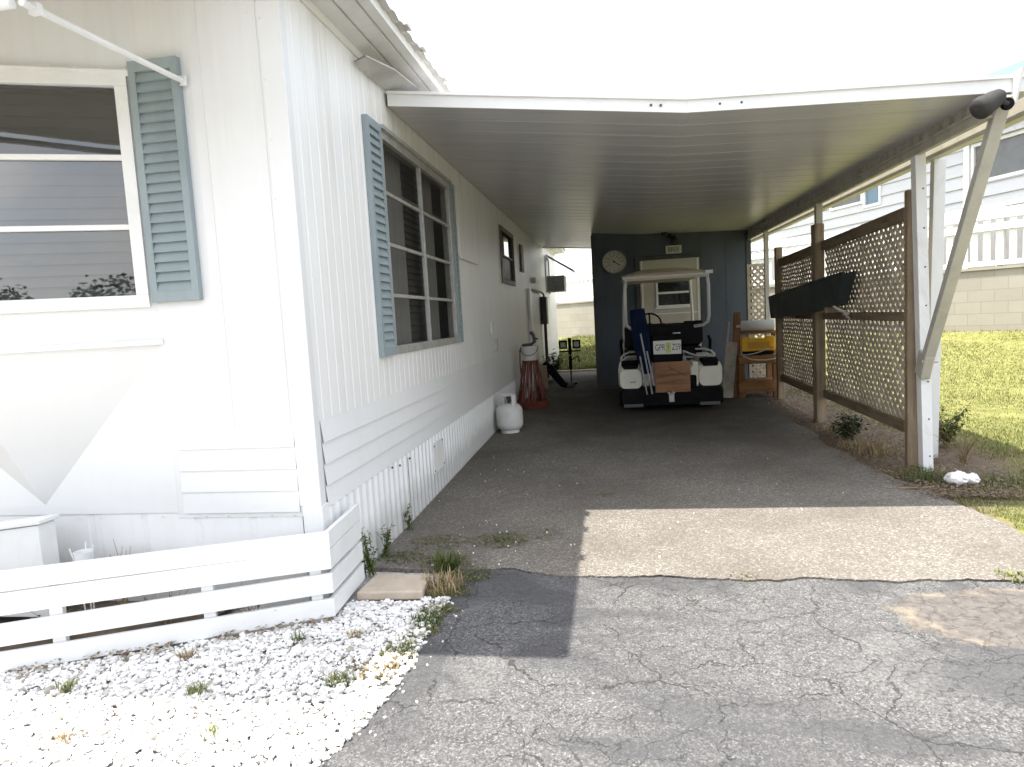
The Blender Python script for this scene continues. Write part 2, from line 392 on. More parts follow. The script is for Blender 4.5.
def soil_mat(name, a, bb, c, scale=14):
    m, nt, b = new_mat(name)
    n1 = noise_t(nt, pos(nt), scale, 9, .7); n2 = noise_t(nt, pos(nt), 1.5, 6, .6)
    col = ramp(nt, n1, [(.3, a), (.5, bb), (.72, c)])
    col = mixc(nt, ramp(nt, n2, [(.4, g3(0)), (.65, g3(.45))]), col, a)
    nt.links.new(col, b.inputs['Base Color']); b.inputs['Roughness'].default_value = .95
    bump(nt, b, n1, .8, .02); return m
def lawn_mat():
    m, nt, b = new_mat('lawn_and_bare_dirt')
    P = pos(nt); sep = N(nt, 'ShaderNodeSeparateXYZ'); nt.links.new(P, sep.inputs[0])
    nn = noise_t(nt, P, 2.2, 8, .65)
    gr = ramp(nt, noise_t(nt, P, 9, 8, .7), [(.3, (.11, .12, .03)), (.55, (.21, .21, .06)), (.78, (.34, .29, .13))])
    di = ramp(nt, noise_t(nt, P, 18, 9, .72), [(.3, (.07, .048, .032)), (.5, (.155, .115, .078)), (.75, (.27, .21, .145))])
    e = math_n(nt, 'ADD', sep.outputs[0], math_n(nt, 'MULTIPLY', nn, .9))
    yb = math_n(nt, 'ABSOLUTE', math_n(nt, 'SUBTRACT', sep.outputs[1], 6.1))
    e = math_n(nt, 'SUBTRACT', e, math_n(nt, 'MULTIPLY', math_n(nt, 'MAXIMUM', math_n(nt, 'SUBTRACT', 1.3, yb), 0), .3))
    e = math_n(nt, 'SUBTRACT', e, math_n(nt, 'MULTIPLY', math_n(nt, 'MAXIMUM', math_n(nt, 'SUBTRACT', 5.2, sep.outputs[1]), 0), -.75))
    far = ramp(nt, math_n(nt, 'MULTIPLY', sep.outputs[1], .05), [(.66, g3(0)), (.72, g3(1))])
    f = math_n(nt, 'MAXIMUM', ramp(nt, math_n(nt, 'MULTIPLY', e, .2), [(.635, g3(0)), (.70, g3(1))]), far)
    col = mixc(nt, f, di, gr)
    nt.links.new(col, b.inputs['Base Color']); b.inputs['Roughness'].default_value = .95
    bump(nt, b, noise_t(nt, P, 22, 8, .7), .8, .03); return m
def block_mat():
    m, nt, b = new_mat('painted_concrete_block')
    P = N(nt, 'ShaderNodeTexCoord').outputs['Object']
    sw = N(nt, 'ShaderNodeCombineXYZ'); sp = N(nt, 'ShaderNodeSeparateXYZ'); nt.links.new(P, sp.inputs[0])
    nt.links.new(sp.outputs[0], sw.inputs[0]); nt.links.new(sp.outputs[2], sw.inputs[1])
    br = N(nt, 'ShaderNodeTexBrick'); nt.links.new(sw.outputs[0], br.inputs['Vector'])
    br.inputs['Color1'].default_value = (.36, .335, .29, 1); br.inputs['Color2'].default_value = (.40, .375, .325, 1); br.inputs['Mortar'].default_value = (.30, .28, .24, 1)
    br.inputs['Scale'].default_value = 1; br.inputs['Mortar Size'].default_value = .006; br.inputs['Brick Width'].default_value = .4; br.inputs['Row Height'].default_value = .2
    col = mixc(nt, ramp(nt, noise_t(nt, P, 2, 8, .65), [(.4, g3(0)), (.7, g3(.4))]), br.outputs[0], (.31, .28, .22))
    nt.links.new(col, b.inputs['Base Color']); b.inputs['Roughness'].default_value = .9
    bump(nt, b, br.outputs[1], -.4, .01); return m
def pebble_mat():
    m, nt, b = new_mat('white_marble_chip')
    geo = N(nt, 'ShaderNodeNewGeometry')
    col = ramp(nt, geo.outputs['Random Per Island'], [(0, (.26, .22, .17)), (.06, (.46, .44, .41)), (.22, (.62, .61, .585)), (.7, (.76, .75, .73)), (1, (.84, .83, .81))])
    n = noise_t(nt, pos(nt), 30, 6, .6)
    col = mixc(nt, ramp(nt, n, [(.55, g3(0)), (.8, g3(.3))]), col, (.48, .45, .40))
    nt.links.new(col, b.inputs['Base Color']); b.inputs['Roughness'].default_value = .6
    bump(nt, b, n, .2, .004); return m
M['driveway'] = driveway_mat(); M['road'] = road_mat(); M['lawn'] = lawn_mat(); M['block'] = block_mat(); M['pebble'] = pebble_mat()
M['soil'] = soil_mat('dark_garden_soil', (.05, .037, .026), (.10, .075, .05), (.17, .13, .09))
M['bed'] = soil_mat('gravel_bed_grit', (.34, .32, .28), (.58, .565, .54), (.70, .69, .67), 40)
M['earth'] = soil_mat('bare_earth', (.11, .10, .07), (.16, .15, .09), (.22, .2, .13), 3)

# ------------------------------------------------------------------ setting: ground
def sm(t): t = max(0, min(1, t)); return t*t*(3-2*t)
def gz(y): return max(0, .011*(y-4.5))
WP = Vector((6.105, 13.07)); WD = Vector((-7.415, 8.015)).normalized(); WN = Vector((WD.y*-1, WD.x))     # retaining wall line
if WN.y > 0: WN = -WN
def wd(x, y): return (Vector((x, y)) - WP).dot(WN)
def lawn_h(x, y):
    d = max(0, wd(x, y)); r = .76*(max(0, 1-d/6.5))**2
    return max(r, gz(min(y, 16))*1.0) + .012*noise.noise((x*1.7, y*1.7, 3.1))

mb = MB(); mb.add([(-150,-150,-.09),(150,-150,-.09),(150,150,-.09),(-150,150,-.09)], [(0,1,2,3)])
tag(mb.build('ground', M['earth']), kind='structure')

def wob(t, a=.02, f=5, s=0.): return a*noise.noise((t*f, s, .3)) + a*.5*noise.noise((t*f*3.3, s+4, .7))
# old road surface (everything in front of the joint)
mb = MB()
def road_left(y): return -.86 - .16*sm((2.3-y)/.6) - .12*sm((2.0-y)/.6) + wob(y, .03, 4, 2.)
ys = [ -12 + i*.5 for i in range(24)] + [0 + .05*i for i in range(70)]
ys = [y for y in ys if y <= 3.5] + [3.62]
L = [(road_left(y) - (.6*sm((y-3.5)/.1)) if y > .4 else -1.25-(0.4-y)*.6, y, -.011) for y in ys]; Rr = [(14, y, -.011) for y in ys]
mb.strip(L, Rr)
tag(mb.build('road', M['road']), kind='structure')
mb = MB()                                      # ragged front edge of the carport slab
xs = [-1.42 + i*.012 for i in range(0, 408)]
def joint_y(x):
    y = 3.43 - .035*(x+.25) + wob(x, .035, 2.2) + wob(x, .016, 9, 3.) + wob(x, .009, 27, 8.)
    if x < -.30: y += .06*sm((-.30-x)/.3)
    if x > 1.5: y += .03*math.sin((x-1.5)*7)
    return y
def right_edge(y):
    pts = [(3.3, 3.55), (3.7, 2.75), (4.02, 2.24), (4.6, 2.19), (5.0, 2.12), (5.6, 1.98), (6.8, 1.97), (9.4, 2.08), (16, 2.2)]
    for (a, xa), (b, xb) in zip(pts, pts[1:]):
        if a <= y <= b: x = xa + (xb-xa)*(y-a)/(b-a); break
    else: x = 2.2
    return x + wob(y, .09, 1.9, 5.) + wob(y, .05, 6, 6.)
front = [(x, joint_y(x)) for x in xs]
rows = [0, .04, .12, .2, .3, .42, .6, .8, 1.0, 1.3, 1.6, 1.9] + [2.2+i*.3 for i in range(34)]
grid = []
for k, r in enumerate(rows):
    row = []; yr = min(3.42+r, 15.05); xr = right_edge(yr)
    for i, (x, y0) in enumerate(front):
        xx = min(x, xr); w_ = sm(r/1.0); yy = min(joint_y(xx)*(1-w_) + 3.42*w_ + r, 15.05)
        row.append((xx, yy, gz(yy)))
    grid.append(row)
for a, b in zip(grid, grid[1:]):
    for i in range(len(a)-1):
        q = [a[i], a[i+1], b[i+1], b[i]]; u = []
        for p in q:
            if all((Vector(p)-Vector(o_)).length > 1e-6 for o_ in u): u.append(p)
        if len(u) >= 3: mb.add(u, [tuple(range(len(u)))])
mb.strip([(x, y+.002+.03*max(0, noise.noise((x*2.6, 5., 0))+.1), -.03) for x, y, z in grid[0]], grid[0])
re_ = [row[-1] for row in grid]; mb.strip(re_, [(x+.02, y, -.06) for x, y, z in re_])
tag(mb.build('driveway', M['driveway']), kind='structure')
# kerb strip where the drive meets the back lawn
mb = MB(); mb.box(-1.45, 2.3, 15.04, 15.16, .0, .15)
tag(mb.build('kerb', M['paver'], bevel=.01), kind='structure')
# lawn and the dirt strip beside the drive
mb = MB(); gx = [1.5+.12*i for i in range(40)] + [6.4+.4*i for i in range(26)]; gy = [2.9+.15*i for i in range(60)] + [12+.4*i for i in range(40)]
mb2 = [[(x, y, lawn_h(x, y) - .012 - (.05 if x < 2.0 else 0) - .04*sm((4.1-y)/.7)*sm((2.6-x)/.5)) for x in gx] for y in gy]
for a, b in zip(mb2, mb2[1:]): mb.strip(a, b)
tag(mb.build('lawn', M['lawn'], smooth=True), kind='structure')
mb = MB(); gx = [-7+.3*i for i in range(29)]; gy = [15.1+.3*i for i in range(36)]
rows_ = [[(x, y, lawn_h(x, y)-.01) for x in gx] for y in gy]
for a, b in zip(rows_, rows_[1:]): mb.strip(a, b)
tag(mb.build('field', M['lawn'], smooth=True), kind='structure')
# gravel bed base and the soil behind the slatted fence
mb = MB(); ys = [-.5+.1*i for i in range(42)]
mb.strip([(-6, y, -.022) for y in ys], [(road_left(y)+.03 if y > .4 else -1.2-(.4-y)*.6, y, -.024) for y in ys])
tag(mb.build('path', M['bed']), kind='structure')
mb = MB(); mb.add([(-6, 1.35, .012), (-3.6, 1.95, .012), (-2.0, 2.65, .012), (-1.9, 3.05, .012), (-6, 3.05, .012)], [(0,1,2,3,4)])
tag(mb.build('soil', M['soil']), kind='structure')

# stones
def in_bed(x, y):
    if not (-4.6 < x and y > 1.0): return False
    if x > road_left(y) - .0: return False
    fy = 2.91 + (x+1.35)*.44
    if x < -1.35 and y > fy - .02: return False
    if x >= -1.35 and y > 3.10 + (.05 if x > -1.0 else 0): return False
    return True
bmi = bmesh.new(); bmesh.ops.create_icosphere(bmi, subdivisions=1, radius=1); base_v = [v.co.copy() for v in bmi.verts]; base_f = [tuple(v.index for v in f.verts) for f in bmi.faces]; bmi.free()
mb = MB(); n = 0; cells = {}
while n < 27000:
    x = random.uniform(-3.0, -.78); y = random.uniform(1.45, 3.15)
    if not in_bed(x, y): n += .35; continue
    edge = road_left(y) - x
    if edge < .10 and y > 2.3 and random.random() < .45: n += .35; continue
    s = random.choice((random.uniform(.0045, .009), random.uniform(.006, .0125))) * (1.7 if random.random() < .07 else 1)
    e = Matrix.Rotation(random.uniform(0, 6.3), 3, 'Z') @ Matrix.Rotation(random.uniform(-.5, .5), 3, 'X') @ Matrix.Diagonal((s*random.uniform(.9, 1.5), s*random.uniform(.75, 1.1), s*random.uniform(.55, .8)))
    z = -.016 + s*.4 + random.uniform(0, .012)
    q = random.random()*100
    mb.add([e @ (v*(1+.28*noise.noise(v*1.7+Vector((q, q, 0))))) + Vector((x, y, z)) for v in base_v], base_f); n += 1
o = mb.build('gravel', M['pebble']); tag(o, 'white marble chippings filling the bed before the slatted fence', 'gravel', kind='stuff')
# loose stones strewn on the drive
mb = MB()
for i in range(90):
    x = random.choice([random.gauss(-1.0, .18), random.gauss(-.6, .5), random.uniform(-1.2, 2.0)]); y = random.choice([random.gauss(3.7, .35), random.uniform(3.45, 6.5)])
    if x < -1.38 or x > 2 or y < joint_y(x)+.02: continue
    s = random.uniform(.003, .007); 
    mb.add([v*s*(1+.3*noise.noise(v*1.5+Vector((i, 0, 0)))) + Vector((x, y, gz(y)+s*.4)) for v in base_v], base_f)
for i in range(32):
    y = random.uniform(1.6, 3.2); x = road_left(y) + abs(random.gauss(0, .07)); s = random.uniform(.002, .007)
    mb.add([v*s*(1+.3*noise.noise(v*1.5+Vector((i, 0, 0)))) + Vector((x, y, -.011+s*.4)) for v in base_v], base_f)
tag(mb.build('pebbles', M['pebble']), 'small pale stones strewn over the driveway', 'pebbles', kind='stuff')

# grass
def blade(mb, x, y, z, h, w, lean, az):
    dx, dy = math.cos(az), math.sin(az); px, py = -dy*w, dx*w
    l1 = lean*.35*h; l2 = lean*h
    mb.add([(x-px, y-py, z), (x+px, y+py, z), (x+px*.7+dx*l1, y+py*.7+dy*l1, z+h*.55), (x-px*.7+dx*l1, y-py*.7+dy*l1, z+h*.55), (x+dx*l2, y+dy*l2, z+h*(1-.25*lean))], [(0,1,2,3),(3,2,4)])
mb = MB()
def lawn_density(x, y):
    edge = 2.72 + .35*noise.noise((y*1.1, 1.7, 0)) + .25*noise.noise((x*2.3, y*2.3, 5))
    if 5.0 < y < 7.4: edge += .32*sm((y-5.0)/.4)*sm((7.4-y)/.8)
    if y < 5.2: edge -= .62*sm((5.25-y)/.7)
    return sm((x-edge+.12)/.35)
k = 0
while k < 110000:
    y = 3.3 + 10.5*random.random()**1.7; x = 2.0 + random.random()*(y*.72+.6)
    if y < 3.8 and x < 2.6: k += .2; continue
    k += .4
    if x < right_edge(y) + .03 or wd(x, y) < .08: continue
    if random.random() > lawn_density(x, y) or random.random() < .75*sm((noise.noise((x*1.1, y*1.1, 31))-.12)/.25): continue
    c = noise.noise((x*1.4, y*1.4, 9)); h = random.uniform(.02, .048)*(1+.7*c); 
    blade(mb, x, y, lawn_h(x, y)-.015, h, .0016+.00028*y, random.uniform(.2, 1.1), random.uniform(0, 6.3)); k += .6
while k < 128000:
    x = random.uniform(-2.2, .2); y = random.uniform(15.2, 20.5); k += .6
    if wd(x, y) < .08: continue
    blade(mb, x, y, lawn_h(x, y)-.01, random.uniform(.05, .13), .012, random.uniform(.2, 1), random.uniform(0, 6.3)); k += .6
tag(mb.build('grass', M['grassm']), 'sunlit yellow green lawn grass beside and behind the carport', 'grass', kind='stuff')
# litter of dry leaves and straw in the strip under the lattice
mb = MB()
for i in range(11000):
    y = 4.75 + 6.2*random.random()**1.6; x = random.gauss(2.36, .30) + .1*math.sin(y*2)
    if x < right_edge(y)-abs(random.gauss(0, .10)) or x > 3.15: continue
    s = random.uniform(.006, .017); a = random.uniform(0, 6.3); t = random.uniform(-.5, .5)
    e = Matrix.Translation((x, y, lawn_h(x, y)+random.uniform(0, .02))) @ Matrix.Rotation(a, 4, 'Z') @ Matrix.Rotation(t, 4, 'X')
    mb.add([e @ Vector(v) for v in ((-s, 0, 0), (-.2*s, -.45*s, .004), (s, 0, .006), (-.1*s, .45*s, .004))], [(0,1,2,3)])
for i in range(1500):
    y = random.gauss(5.9, .7); x = random.gauss(2.42, .28)
    if x < 1.95 or y < 4.75: continue
    l = random.uniform(.03, .11); a = random.uniform(0, 6.3); z = lawn_h(x, y)+random.uniform(0, .02); w = .0018
    dx, dy = math.cos(a)*l, math.sin(a)*l
    mb.add([(x-dy*w/l, y+dx*w/l, z), (x+dy*w/l, y-dx*w/l, z), (x+dx, y+dy, z+random.uniform(-.005, .05))], [(0,1,2)])
tag(mb.build('leaves', M['deadleaf']), 'dry brown leaves and stems littering the ground below the lattice', 'leaf litter', kind='stuff')
mb = MB()
for i in range(420):
    t = random.random(); x = -2.9+1.55*t; y = 2.88+(x+1.35)*.44 + random.gauss(-.015, .025); s = random.uniform(.006, .018); a = random.uniform(0, 6.3)
    if noise.noise((x*4, 0, 0)) < -.12: continue
    e = Matrix.Translation((x, y, .008+random.uniform(0, .012))) @ Matrix.Rotation(a, 4, 'Z') @ Matrix.Rotation(random.uniform(-.6, .6), 4, 'X')
    mb.add([e @ Vector(v) for v in ((-s, 0, 0), (-.2*s, -.4*s, .003), (s, 0, .004), (-.1*s, .4*s, .003))], [(0,1,2,3)])
for i in range(420):
    x = random.uniform(-2.9, -.85); y = random.uniform(1.6, 3.1)
    if not in_bed(x, y) or noise.noise((x*3, y*3, 2)) < .0: continue
    s = random.uniform(.004, .012); e = Matrix.Translation((x, y, random.uniform(-.002, .010))) @ Matrix.Rotation(random.uniform(0, 6.3), 4, 'Z') @ Matrix.Rotation(random.uniform(-.6, .6), 4, 'X')
    mb.add([e @ Vector(v) for v in ((-s, 0, 0), (-.2*s, -.35*s, .002), (s, 0, .003), (-.1*s, .35*s, .002))], [(0,1,2,3)])
tag(mb.build('debris', M['deadleaf']), 'brown leaf debris along the slatted fence foot and over the gravel', 'debris', kind='stuff')

# ------------------------------------------------------------------ mobile home
home = thing('mobile_home', 'white ribbed mobile home with blue grey shutters and a bay front', 'mobile home')
XW = -1.44; YF = 3.04; YE = 18.0
def ribs(t0, t1, pitch, depth, w=.3, phase=0.):
    """polyline (t, offset) with narrow raised/recessed ribs"""
    pts = [(t0, 0)]; k = math.ceil((t0-phase)/pitch)
    while True:
        c = phase + k*pitch; k += 1
        if c > t1 - w*pitch: break
        if c < t0 + w*pitch: continue
        a = w*pitch/2
        pts += [(c-a, 0), (c-a*.5, depth), (c+a*.5, depth), (c+a, 0)]
    pts.append((t1, 0)); return pts
def sheet(mb, t0, t1, z0, z1, holes, fn, pitch, depth, w=.3, phase=0.):
    """ribbed sheet over [t0,t1]x[z0,z1] with rectangular openings; fn(t, off, z)->3-D"""
    zs = sorted({z0, z1, *[h[2] for h in holes], *[h[3] for h in holes]})
    for za, zb in zip(zs, zs[1:]):
        cuts = [(h[0], h[1]) for h in holes if h[2] <= za + 1e-6 and h[3] >= zb - 1e-6]
        spans = []; c = t0
        for a, b in sorted(cuts): spans.append((c, a)); c = b
        spans.append((c, t1))
        for a, b in spans:
            if b - a < 1e-4: continue
            P = ribs(a, b, pitch, depth, w, phase)
            mb.strip([fn(t, o_, za) for t, o_ in P], [fn(t, o_, zb) for t, o_ in P])
# long wall facing the carport
W1 = (4.31, 6.16, 1.185, 2.60); W2 = (9.05, 10.25, 1.87, 2.60)
mb = MB(); fl = lambda t, o_, z: (XW+o_, t, z)
sheet(mb, YF, YE, .905, 3.0, [W1, W2], fl, .105, -.0022, .22)
mb.build('wall', M['siding'], home)
# lap panels under it (sawtooth) and the ribbed skirting
def laps(mb, a, b, zs, fn, d=.010):
    for z0, z1 in zip(zs, zs[1:]):
        mb.strip([fn(a, d, z0), fn(b, d, z0)], [fn(a, .001, z1), fn(b, .001, z1)])
        mb.strip([fn(a, -.004, z0), fn(b, -.004, z0)], [fn(a, d, z0), fn(b, d, z0)])
mb = MB(); mb.strip([fl(YF+.04, -.002, .45), fl(YE, -.002, .45)], [fl(YF+.04, -.002, .906), fl(YE, -.002, .906)]); laps(mb, YF+.07, YE, [.475, .582, .690, .798, .905], fl, .012); mb.build('lap_siding', M['skirt'], home)
mb = MB(); sheet(mb, YF, YE, -.03, .476, [], lambda t, o_, z: (XW+.003+o_, t, z+ (gz(t) if z < .1 else 0)), .095, .014, .62); mb.build('skirting', M['skirt'], home)
# front wall: flat return beside the corner, then the prow bay
A = R(24); HX = -2.195
fw = lambda t, o_, z: (t, YF-o_, z)
mb = MB(); sheet(mb, HX-.01, XW-.09, .905, 3.05, [], fw, .16, -.0008, .2); sheet(mb, HX-.01, XW-.09, .45, .9049, [], fw, 5, 0, .2); mb.build('front_wall', M['siding_front'], home)
mb = MB(); laps(mb, HX+.03, XW-.105, [.475, .582, .690, .798, .905], fw, .009); mb.build('front_lap_siding', M['siding_front'], home)
mb = MB(); sheet(mb, -6.2, XW-.10, -.03, .477, [], lambda t, o_, z: (t, YF+.004-o_, z), .30, -.005, .15); mb.build('front_skirting', M['skirt'], home)
mb = MB()                                     # corner board
mb.prism([(XW+.006, YF+.05), (XW+.006, YF-.006), (XW-.105, YF-.006), (XW-.105, YF+.003), (XW-.003, YF+.003), (XW-.003, YF+.05)], lambda p, t: (p[0], p[1], .50 + t*2.55))
mb.build('corner_trim', M['siding_front'], home, bevel=.004)
mb = MB(); mb.prism([(XW+.012, YF+.07), (XW+.012, YF-.012), (XW-.09, YF-.012), (XW-.09, YF+.01), (XW-.01, YF+.01), (XW-.01, YF+.07)], lambda p, t: (p[0], p[1], -.02 + t*.521))
mb.build('skirt_corner_trim', M['skirt'], home, bevel=.004)
# bay: right facet with the window, its mirror, tapering underside
BL = .93; ca, sa = math.cos(A), math.sin(A); LEDZ = 1.33
bay = lambda s, o_, z: (HX - ca*s - sa*-o_*-1 if False else HX - ca*s + sa*o_, YF - sa*s - ca*o_, z)
TIP = Vector(bay(BL, 0, 0)); WB = (.045, .90, 1.53, 2.588)
mb = MB(); sheet(mb, 0, BL, LEDZ, 3.05, [WB], bay, .2, -.0008, .2)
HX2 = 2*TIP.x - HX
bay2 = lambda s, o_, z: (HX2 + ca*s - sa*o_, YF - sa*s - ca*o_, z)
sheet(mb, 0, BL, LEDZ, 3.05, [], bay2, .2, -.004, .2)
sheet(mb, -6.2, HX2, .476, 3.05, [], fw, .2, -.004, .2)
mb.build('bay_wall', M['siding_front'], home)
APX = Vector((-2.944, YF-.008, .53))
mb = MB(); tz = Vector((TIP.x, TIP.y, LEDZ))
H1 = Vector((HX, YF, LEDZ)); H2 = Vector((HX2, YF, LEDZ))
B1 = Vector((HX, YF-.001, .477)); B2 = Vector((HX2, YF-.001, .477)); BA = Vector((APX.x, YF-.006, .478))
mb.add([H1, tz, APX, B1, BA], [(0, 1, 2), (0, 2, 3), (2, 4, 3)])
mb.add([H2, tz, APX, B2, BA], [(1, 0, 2), (2, 0, 3), (2, 3, 4)])
mb.add([B1, BA, B2], [(0, 1, 2)])
mb.build('bay_underside', M['siding_front'], home)
mb = MB()
for f in (bay,):
    mb.add([f(-.01, 0, LEDZ-.004), f(BL+.01, 0, LEDZ-.004), f(BL+.01, .016, LEDZ-.004), f(-.01, .016, LEDZ-.004), f(-.01, 0, LEDZ+.02), f(BL+.01, 0, LEDZ+.02), f(BL+.01, .012, LEDZ+.02), f(-.01, .012, LEDZ+.02)], [(0,1,2,3),(4,7,6,5),(3,2,6,7),(0,3,7,4),(1,5,6,2)])
mb.build('ledge_trim', M['siding_front'], home)

def lbox(mb, f, a, b, o0, o1, z0, z1, mi=0):
    P = [f(t, o_, z) for z in (z0, z1) for o_ in (o0, o1) for t in (a, b)]
    mb.add(P, [(0,2,3,1),(4,5,7,6),(0,1,5,4),(2,6,7,3),(0,4,6,2),(1,3,7,5)], mi)
m = MB()
for t in (-1.86, -1.565): lbox(m, fw, t, t+.010, .0005, .003, .91, 3.0)
m.build('wall_seam', M['siding_front'], home)
m = MB()
for k in range(14):
    t = -3.0+.118*k
    if k % 3 != 1: lbox(m, fw, t, t+.008, .003, .008, .452, .460)
for k in range(9): lbox(m, fw, -1.535, -1.529, .006, .010, .62+.27*k, .626+.27*k)
for k in range(10): lbox(m, fl, 3.2+.41*k, 3.207+.41*k, .0, .004, .93, .937)
m.build('fastener', M['soffit'], home)
def window(f, W, rows, cols, fr_mat, name='window', cs=None, fw_=.045, proud=.02, curtains=(), blinds=True, handle=True):
    a, b, z0, z1 = W
    m = MB()
    for (p, q, r, s) in ((a-.015, b+.015, z1-fw_, z1+.02), (a-.015, b+.015, z0-.02, z0+fw_), (a-.015, a+fw_, z0+fw_, z1-fw_), (b-fw_, b+.015, z0+fw_, z1-fw_)):
        lbox(m, f, p, q, -.06, proud, r, s)
    w = m.build('window', fr_mat, home, bevel=.003)
    m = MB()
    for k in range(1, rows):
        z = z0+fw_ + (z1-z0-2*fw_)*k/rows; lbox(m, f, a+fw_-.004, b-fw_+.004, -.016, proud-.012, z-.012, z+.012)
    for k in range(1, cols):
        t = a + (b-a)*k/cols; lbox(m, f, t-.018, t+.018, -.018, proud-.006, z0+fw_-.003, z1-fw_+.003)
    m.build('mullion', fr_mat, w, bevel=.002)
    m = MB()
    for k in range(rows):                     # awning sashes sit very slightly out of line
        za = z0+fw_ + (z1-z0-2*fw_)*k/rows; zb = z0+fw_ + (z1-z0-2*fw_)*(k+1)/rows
        for c in range(cols):
            ta = a + (b-a)*c/cols; tb = a + (b-a)*(c+1)/cols; j = .004*random.random()
            m.add([f(ta, -.012+j, za), f(tb, -.012+j, za), f(tb, -.014, zb), f(ta, -.014, zb)], [(0,1,2,3)])
    m.build('pane', M['glass'] if f is bay else M['glass_side'], w)
    if curtains:
        for (ta, tb) in curtains:
            m = MB(); P = []; nn = 18
            for i in range(nn+1): P.append((ta+(tb-ta)*i/nn, -.13 + .018*math.sin(i*1.9)))
            m.strip([f(t, o_, z0-.1) for t, o_ in P], [f(t, o_, z1+.1) for t, o_ in P])
            m.build('curtain', M['curtain'], w)
    if blinds:
        m = MB(); z = z0
        while z < z1:
            m.add([f(a-.1, -.20, z), f(b+.1, -.20, z), f(b+.1, -.225, z+.052), f(a-.1, -.225, z+.052)], [(0,1,2,3)]); z += .055
        m.build('blind', M['blind'], w)
    return w
window(fl, W1, 4, 2, M['frame_g'], fw_=.035, curtains=((4.72, 5.15), (5.62, 6.05)))
M['frame_b'] = simple('bronze_window_frame', (.13, .115, .095), .5, .3, var=.2)
window(fl, W2, 2, 1, M['frame_b'], curtains=((9.7, 10.2),))
M['blind_side'] = M['blind']; M['blind'] = simple('dim_blind_slats', (.075, .075, .072), .6, var=.2)
wf = window(bay, WB, 3, 1, M['frame_w'], fw_=.04, blinds=True)
m = MB(); lbox(m, bay, .0, .94, .0, .022, 2.592, 2.622); lbox(m, bay, 0, .94, .0, .026, 2.612, 2.618)
for i in range(9): 
    s = .03+.105*i; m.lathe([(0, .009), (.006, .006), (.008, 0)], Vector(bay(s, .016, 2.622)), 8)
m.build('head_trim', M['frame_w'], wf)
m = MB()
for i in range(10):
    z = 1.56+.11*i; m.lathe([(0, .004), (.004, .003), (.005, 0)], Vector(bay(.012, .022, z)), 6, M=Matrix.Rotation(R(90), 3, 'X'))
m.build('screw', M['frame_g'], wf)
m = MB(); lbox(m, fl, W1[0]-.02, W1[1]+.02, .0, .045, 2.615, 2.64); m.build('drip_cap', M['frame_g'], home)
def shutter(f, a, b, z0, z1, slats=22):
    m = MB(); lbox(m, f, a, b, .003, .016, z0, z1)
    for (p, q, r, s) in ((a, a+.035, z0, z1), (b-.035, b, z0, z1), (a+.035, b-.035, z0, z0+.05), (a+.035, b-.035, z1-.05, z1)): lbox(m, f, p, q, .0165, .034, r, s)
    h = (z1-z0-.1)/slats
    for k in range(slats):
        za = z0+.05+h*k
        m.add([f(a+.034, .036, za), f(b-.034, .036, za), f(b-.034, .017, za+h), f(a+.034, .017, za+h), f(a+.034, .016, za), f(b-.034, .016, za)], [(0,1,2,3), (0,4,5,1), (0,3,4), (1,5,2)])
    return m.build('shutter', M['shutter'], home)
shutter(fw, HX-.004, HX+.247, 1.53, 2.655, 22)
shutter(fl, 4.03, 4.285, 1.165, 2.63, 26)
shutter(fl, 6.185, 6.32, 1.165, 2.63, 26)
m = MB(); lbox(m, fl, 6.52, 7.30, .001, .012, 1.99, 2.66); lbox(m, fl, 6.50, 7.32, .012, .03, 1.965, 1.992); m.build('flat_panel', M['siding'], home, bevel=.003)
m = MB(); lbox(m, fl, 11.0, 11.3, .0, .03, 2.12, 2.56)
for k in range(7): lbox(m, fl, 11.02, 11.28, .03, .036, 2.15+.055*k, 2.185+.055*k)
m.build('wall_vent', M['greybox'], home)
m = MB(); lbox(m, fl, 7.98, 8.10, .0, .02, 1.19, 1.33); m.build('outlet_cover', M['frame_w'], home, bevel=.003)
m = MB(); lbox(m, fl, 8.2, 8.26, .0, .03, .98, 1.12); m.build('hose_tap', M['frame_g'], home, bevel=.004)
m = MB(); lbox(m, fl, 5.02, 5.34, .019, .026, .185, .42); m.build('access_panel', M['siding'], home, bevel=.002)
m = MB()
for (t, z) in ((5.04, .205), (5.32, .21), (5.05, .40), (5.31, .405), (4.2, .44), (4.42, .44), (4.05, .46)): lbox(m, fl, t-.006, t+.006, .02, .03, z-.006, z+.006)
m.build('screw', M['greybox'], home)
m = MB(); lbox(m, fl, 4.38, 4.392, .012, .022, .02, .45); m.build('skirt_seam', M['frame_g'], home)
# eaves, soffit and metal roof
def eave(y0, y1):
    m = MB()
    prof = [(XW-.01, 2.955), (XW+.012, 2.955), (XW+.012, 3.0), (XW+.10, 3.012), (XW+.10, 3.026), (XW+.115, 3.026), (XW+.115, 3.012), (XW+.205, 3.02), (XW+.205, 3.036), (XW+.22, 3.036), (XW+.22, 3.022), (XW+.275, 3.028), (XW+.275, 3.085), (XW-.01, 3.09)]
    m.prism(prof, lambda p, t: (p[0], y0+(y1-y0)*t, p[1])); return m
eave(2.46, YE+.2).build('soffit', M['soffit'], home)
m = MB(); m.box(-6.2, XW-.01, 2.46, 3.06, 3.02, 3.085); m.build('front_soffit', M['soffit'], home)
m = MB()                                       # corrugated sheets with a rippled edge
top = []; bot = []; mid = []
y = 2.44
while y < YE+.25:
    w = .007*math.cos((y-2.44)/.076*2*math.pi*.5); j = .006*noise.noise((y*3, 0, 0))
    bot.append((XW+.315+j, y, 3.083+w)); mid.append((XW+.02, y, 3.16+w)); top.append((-3.6, y, 3.62+w)); y += .019
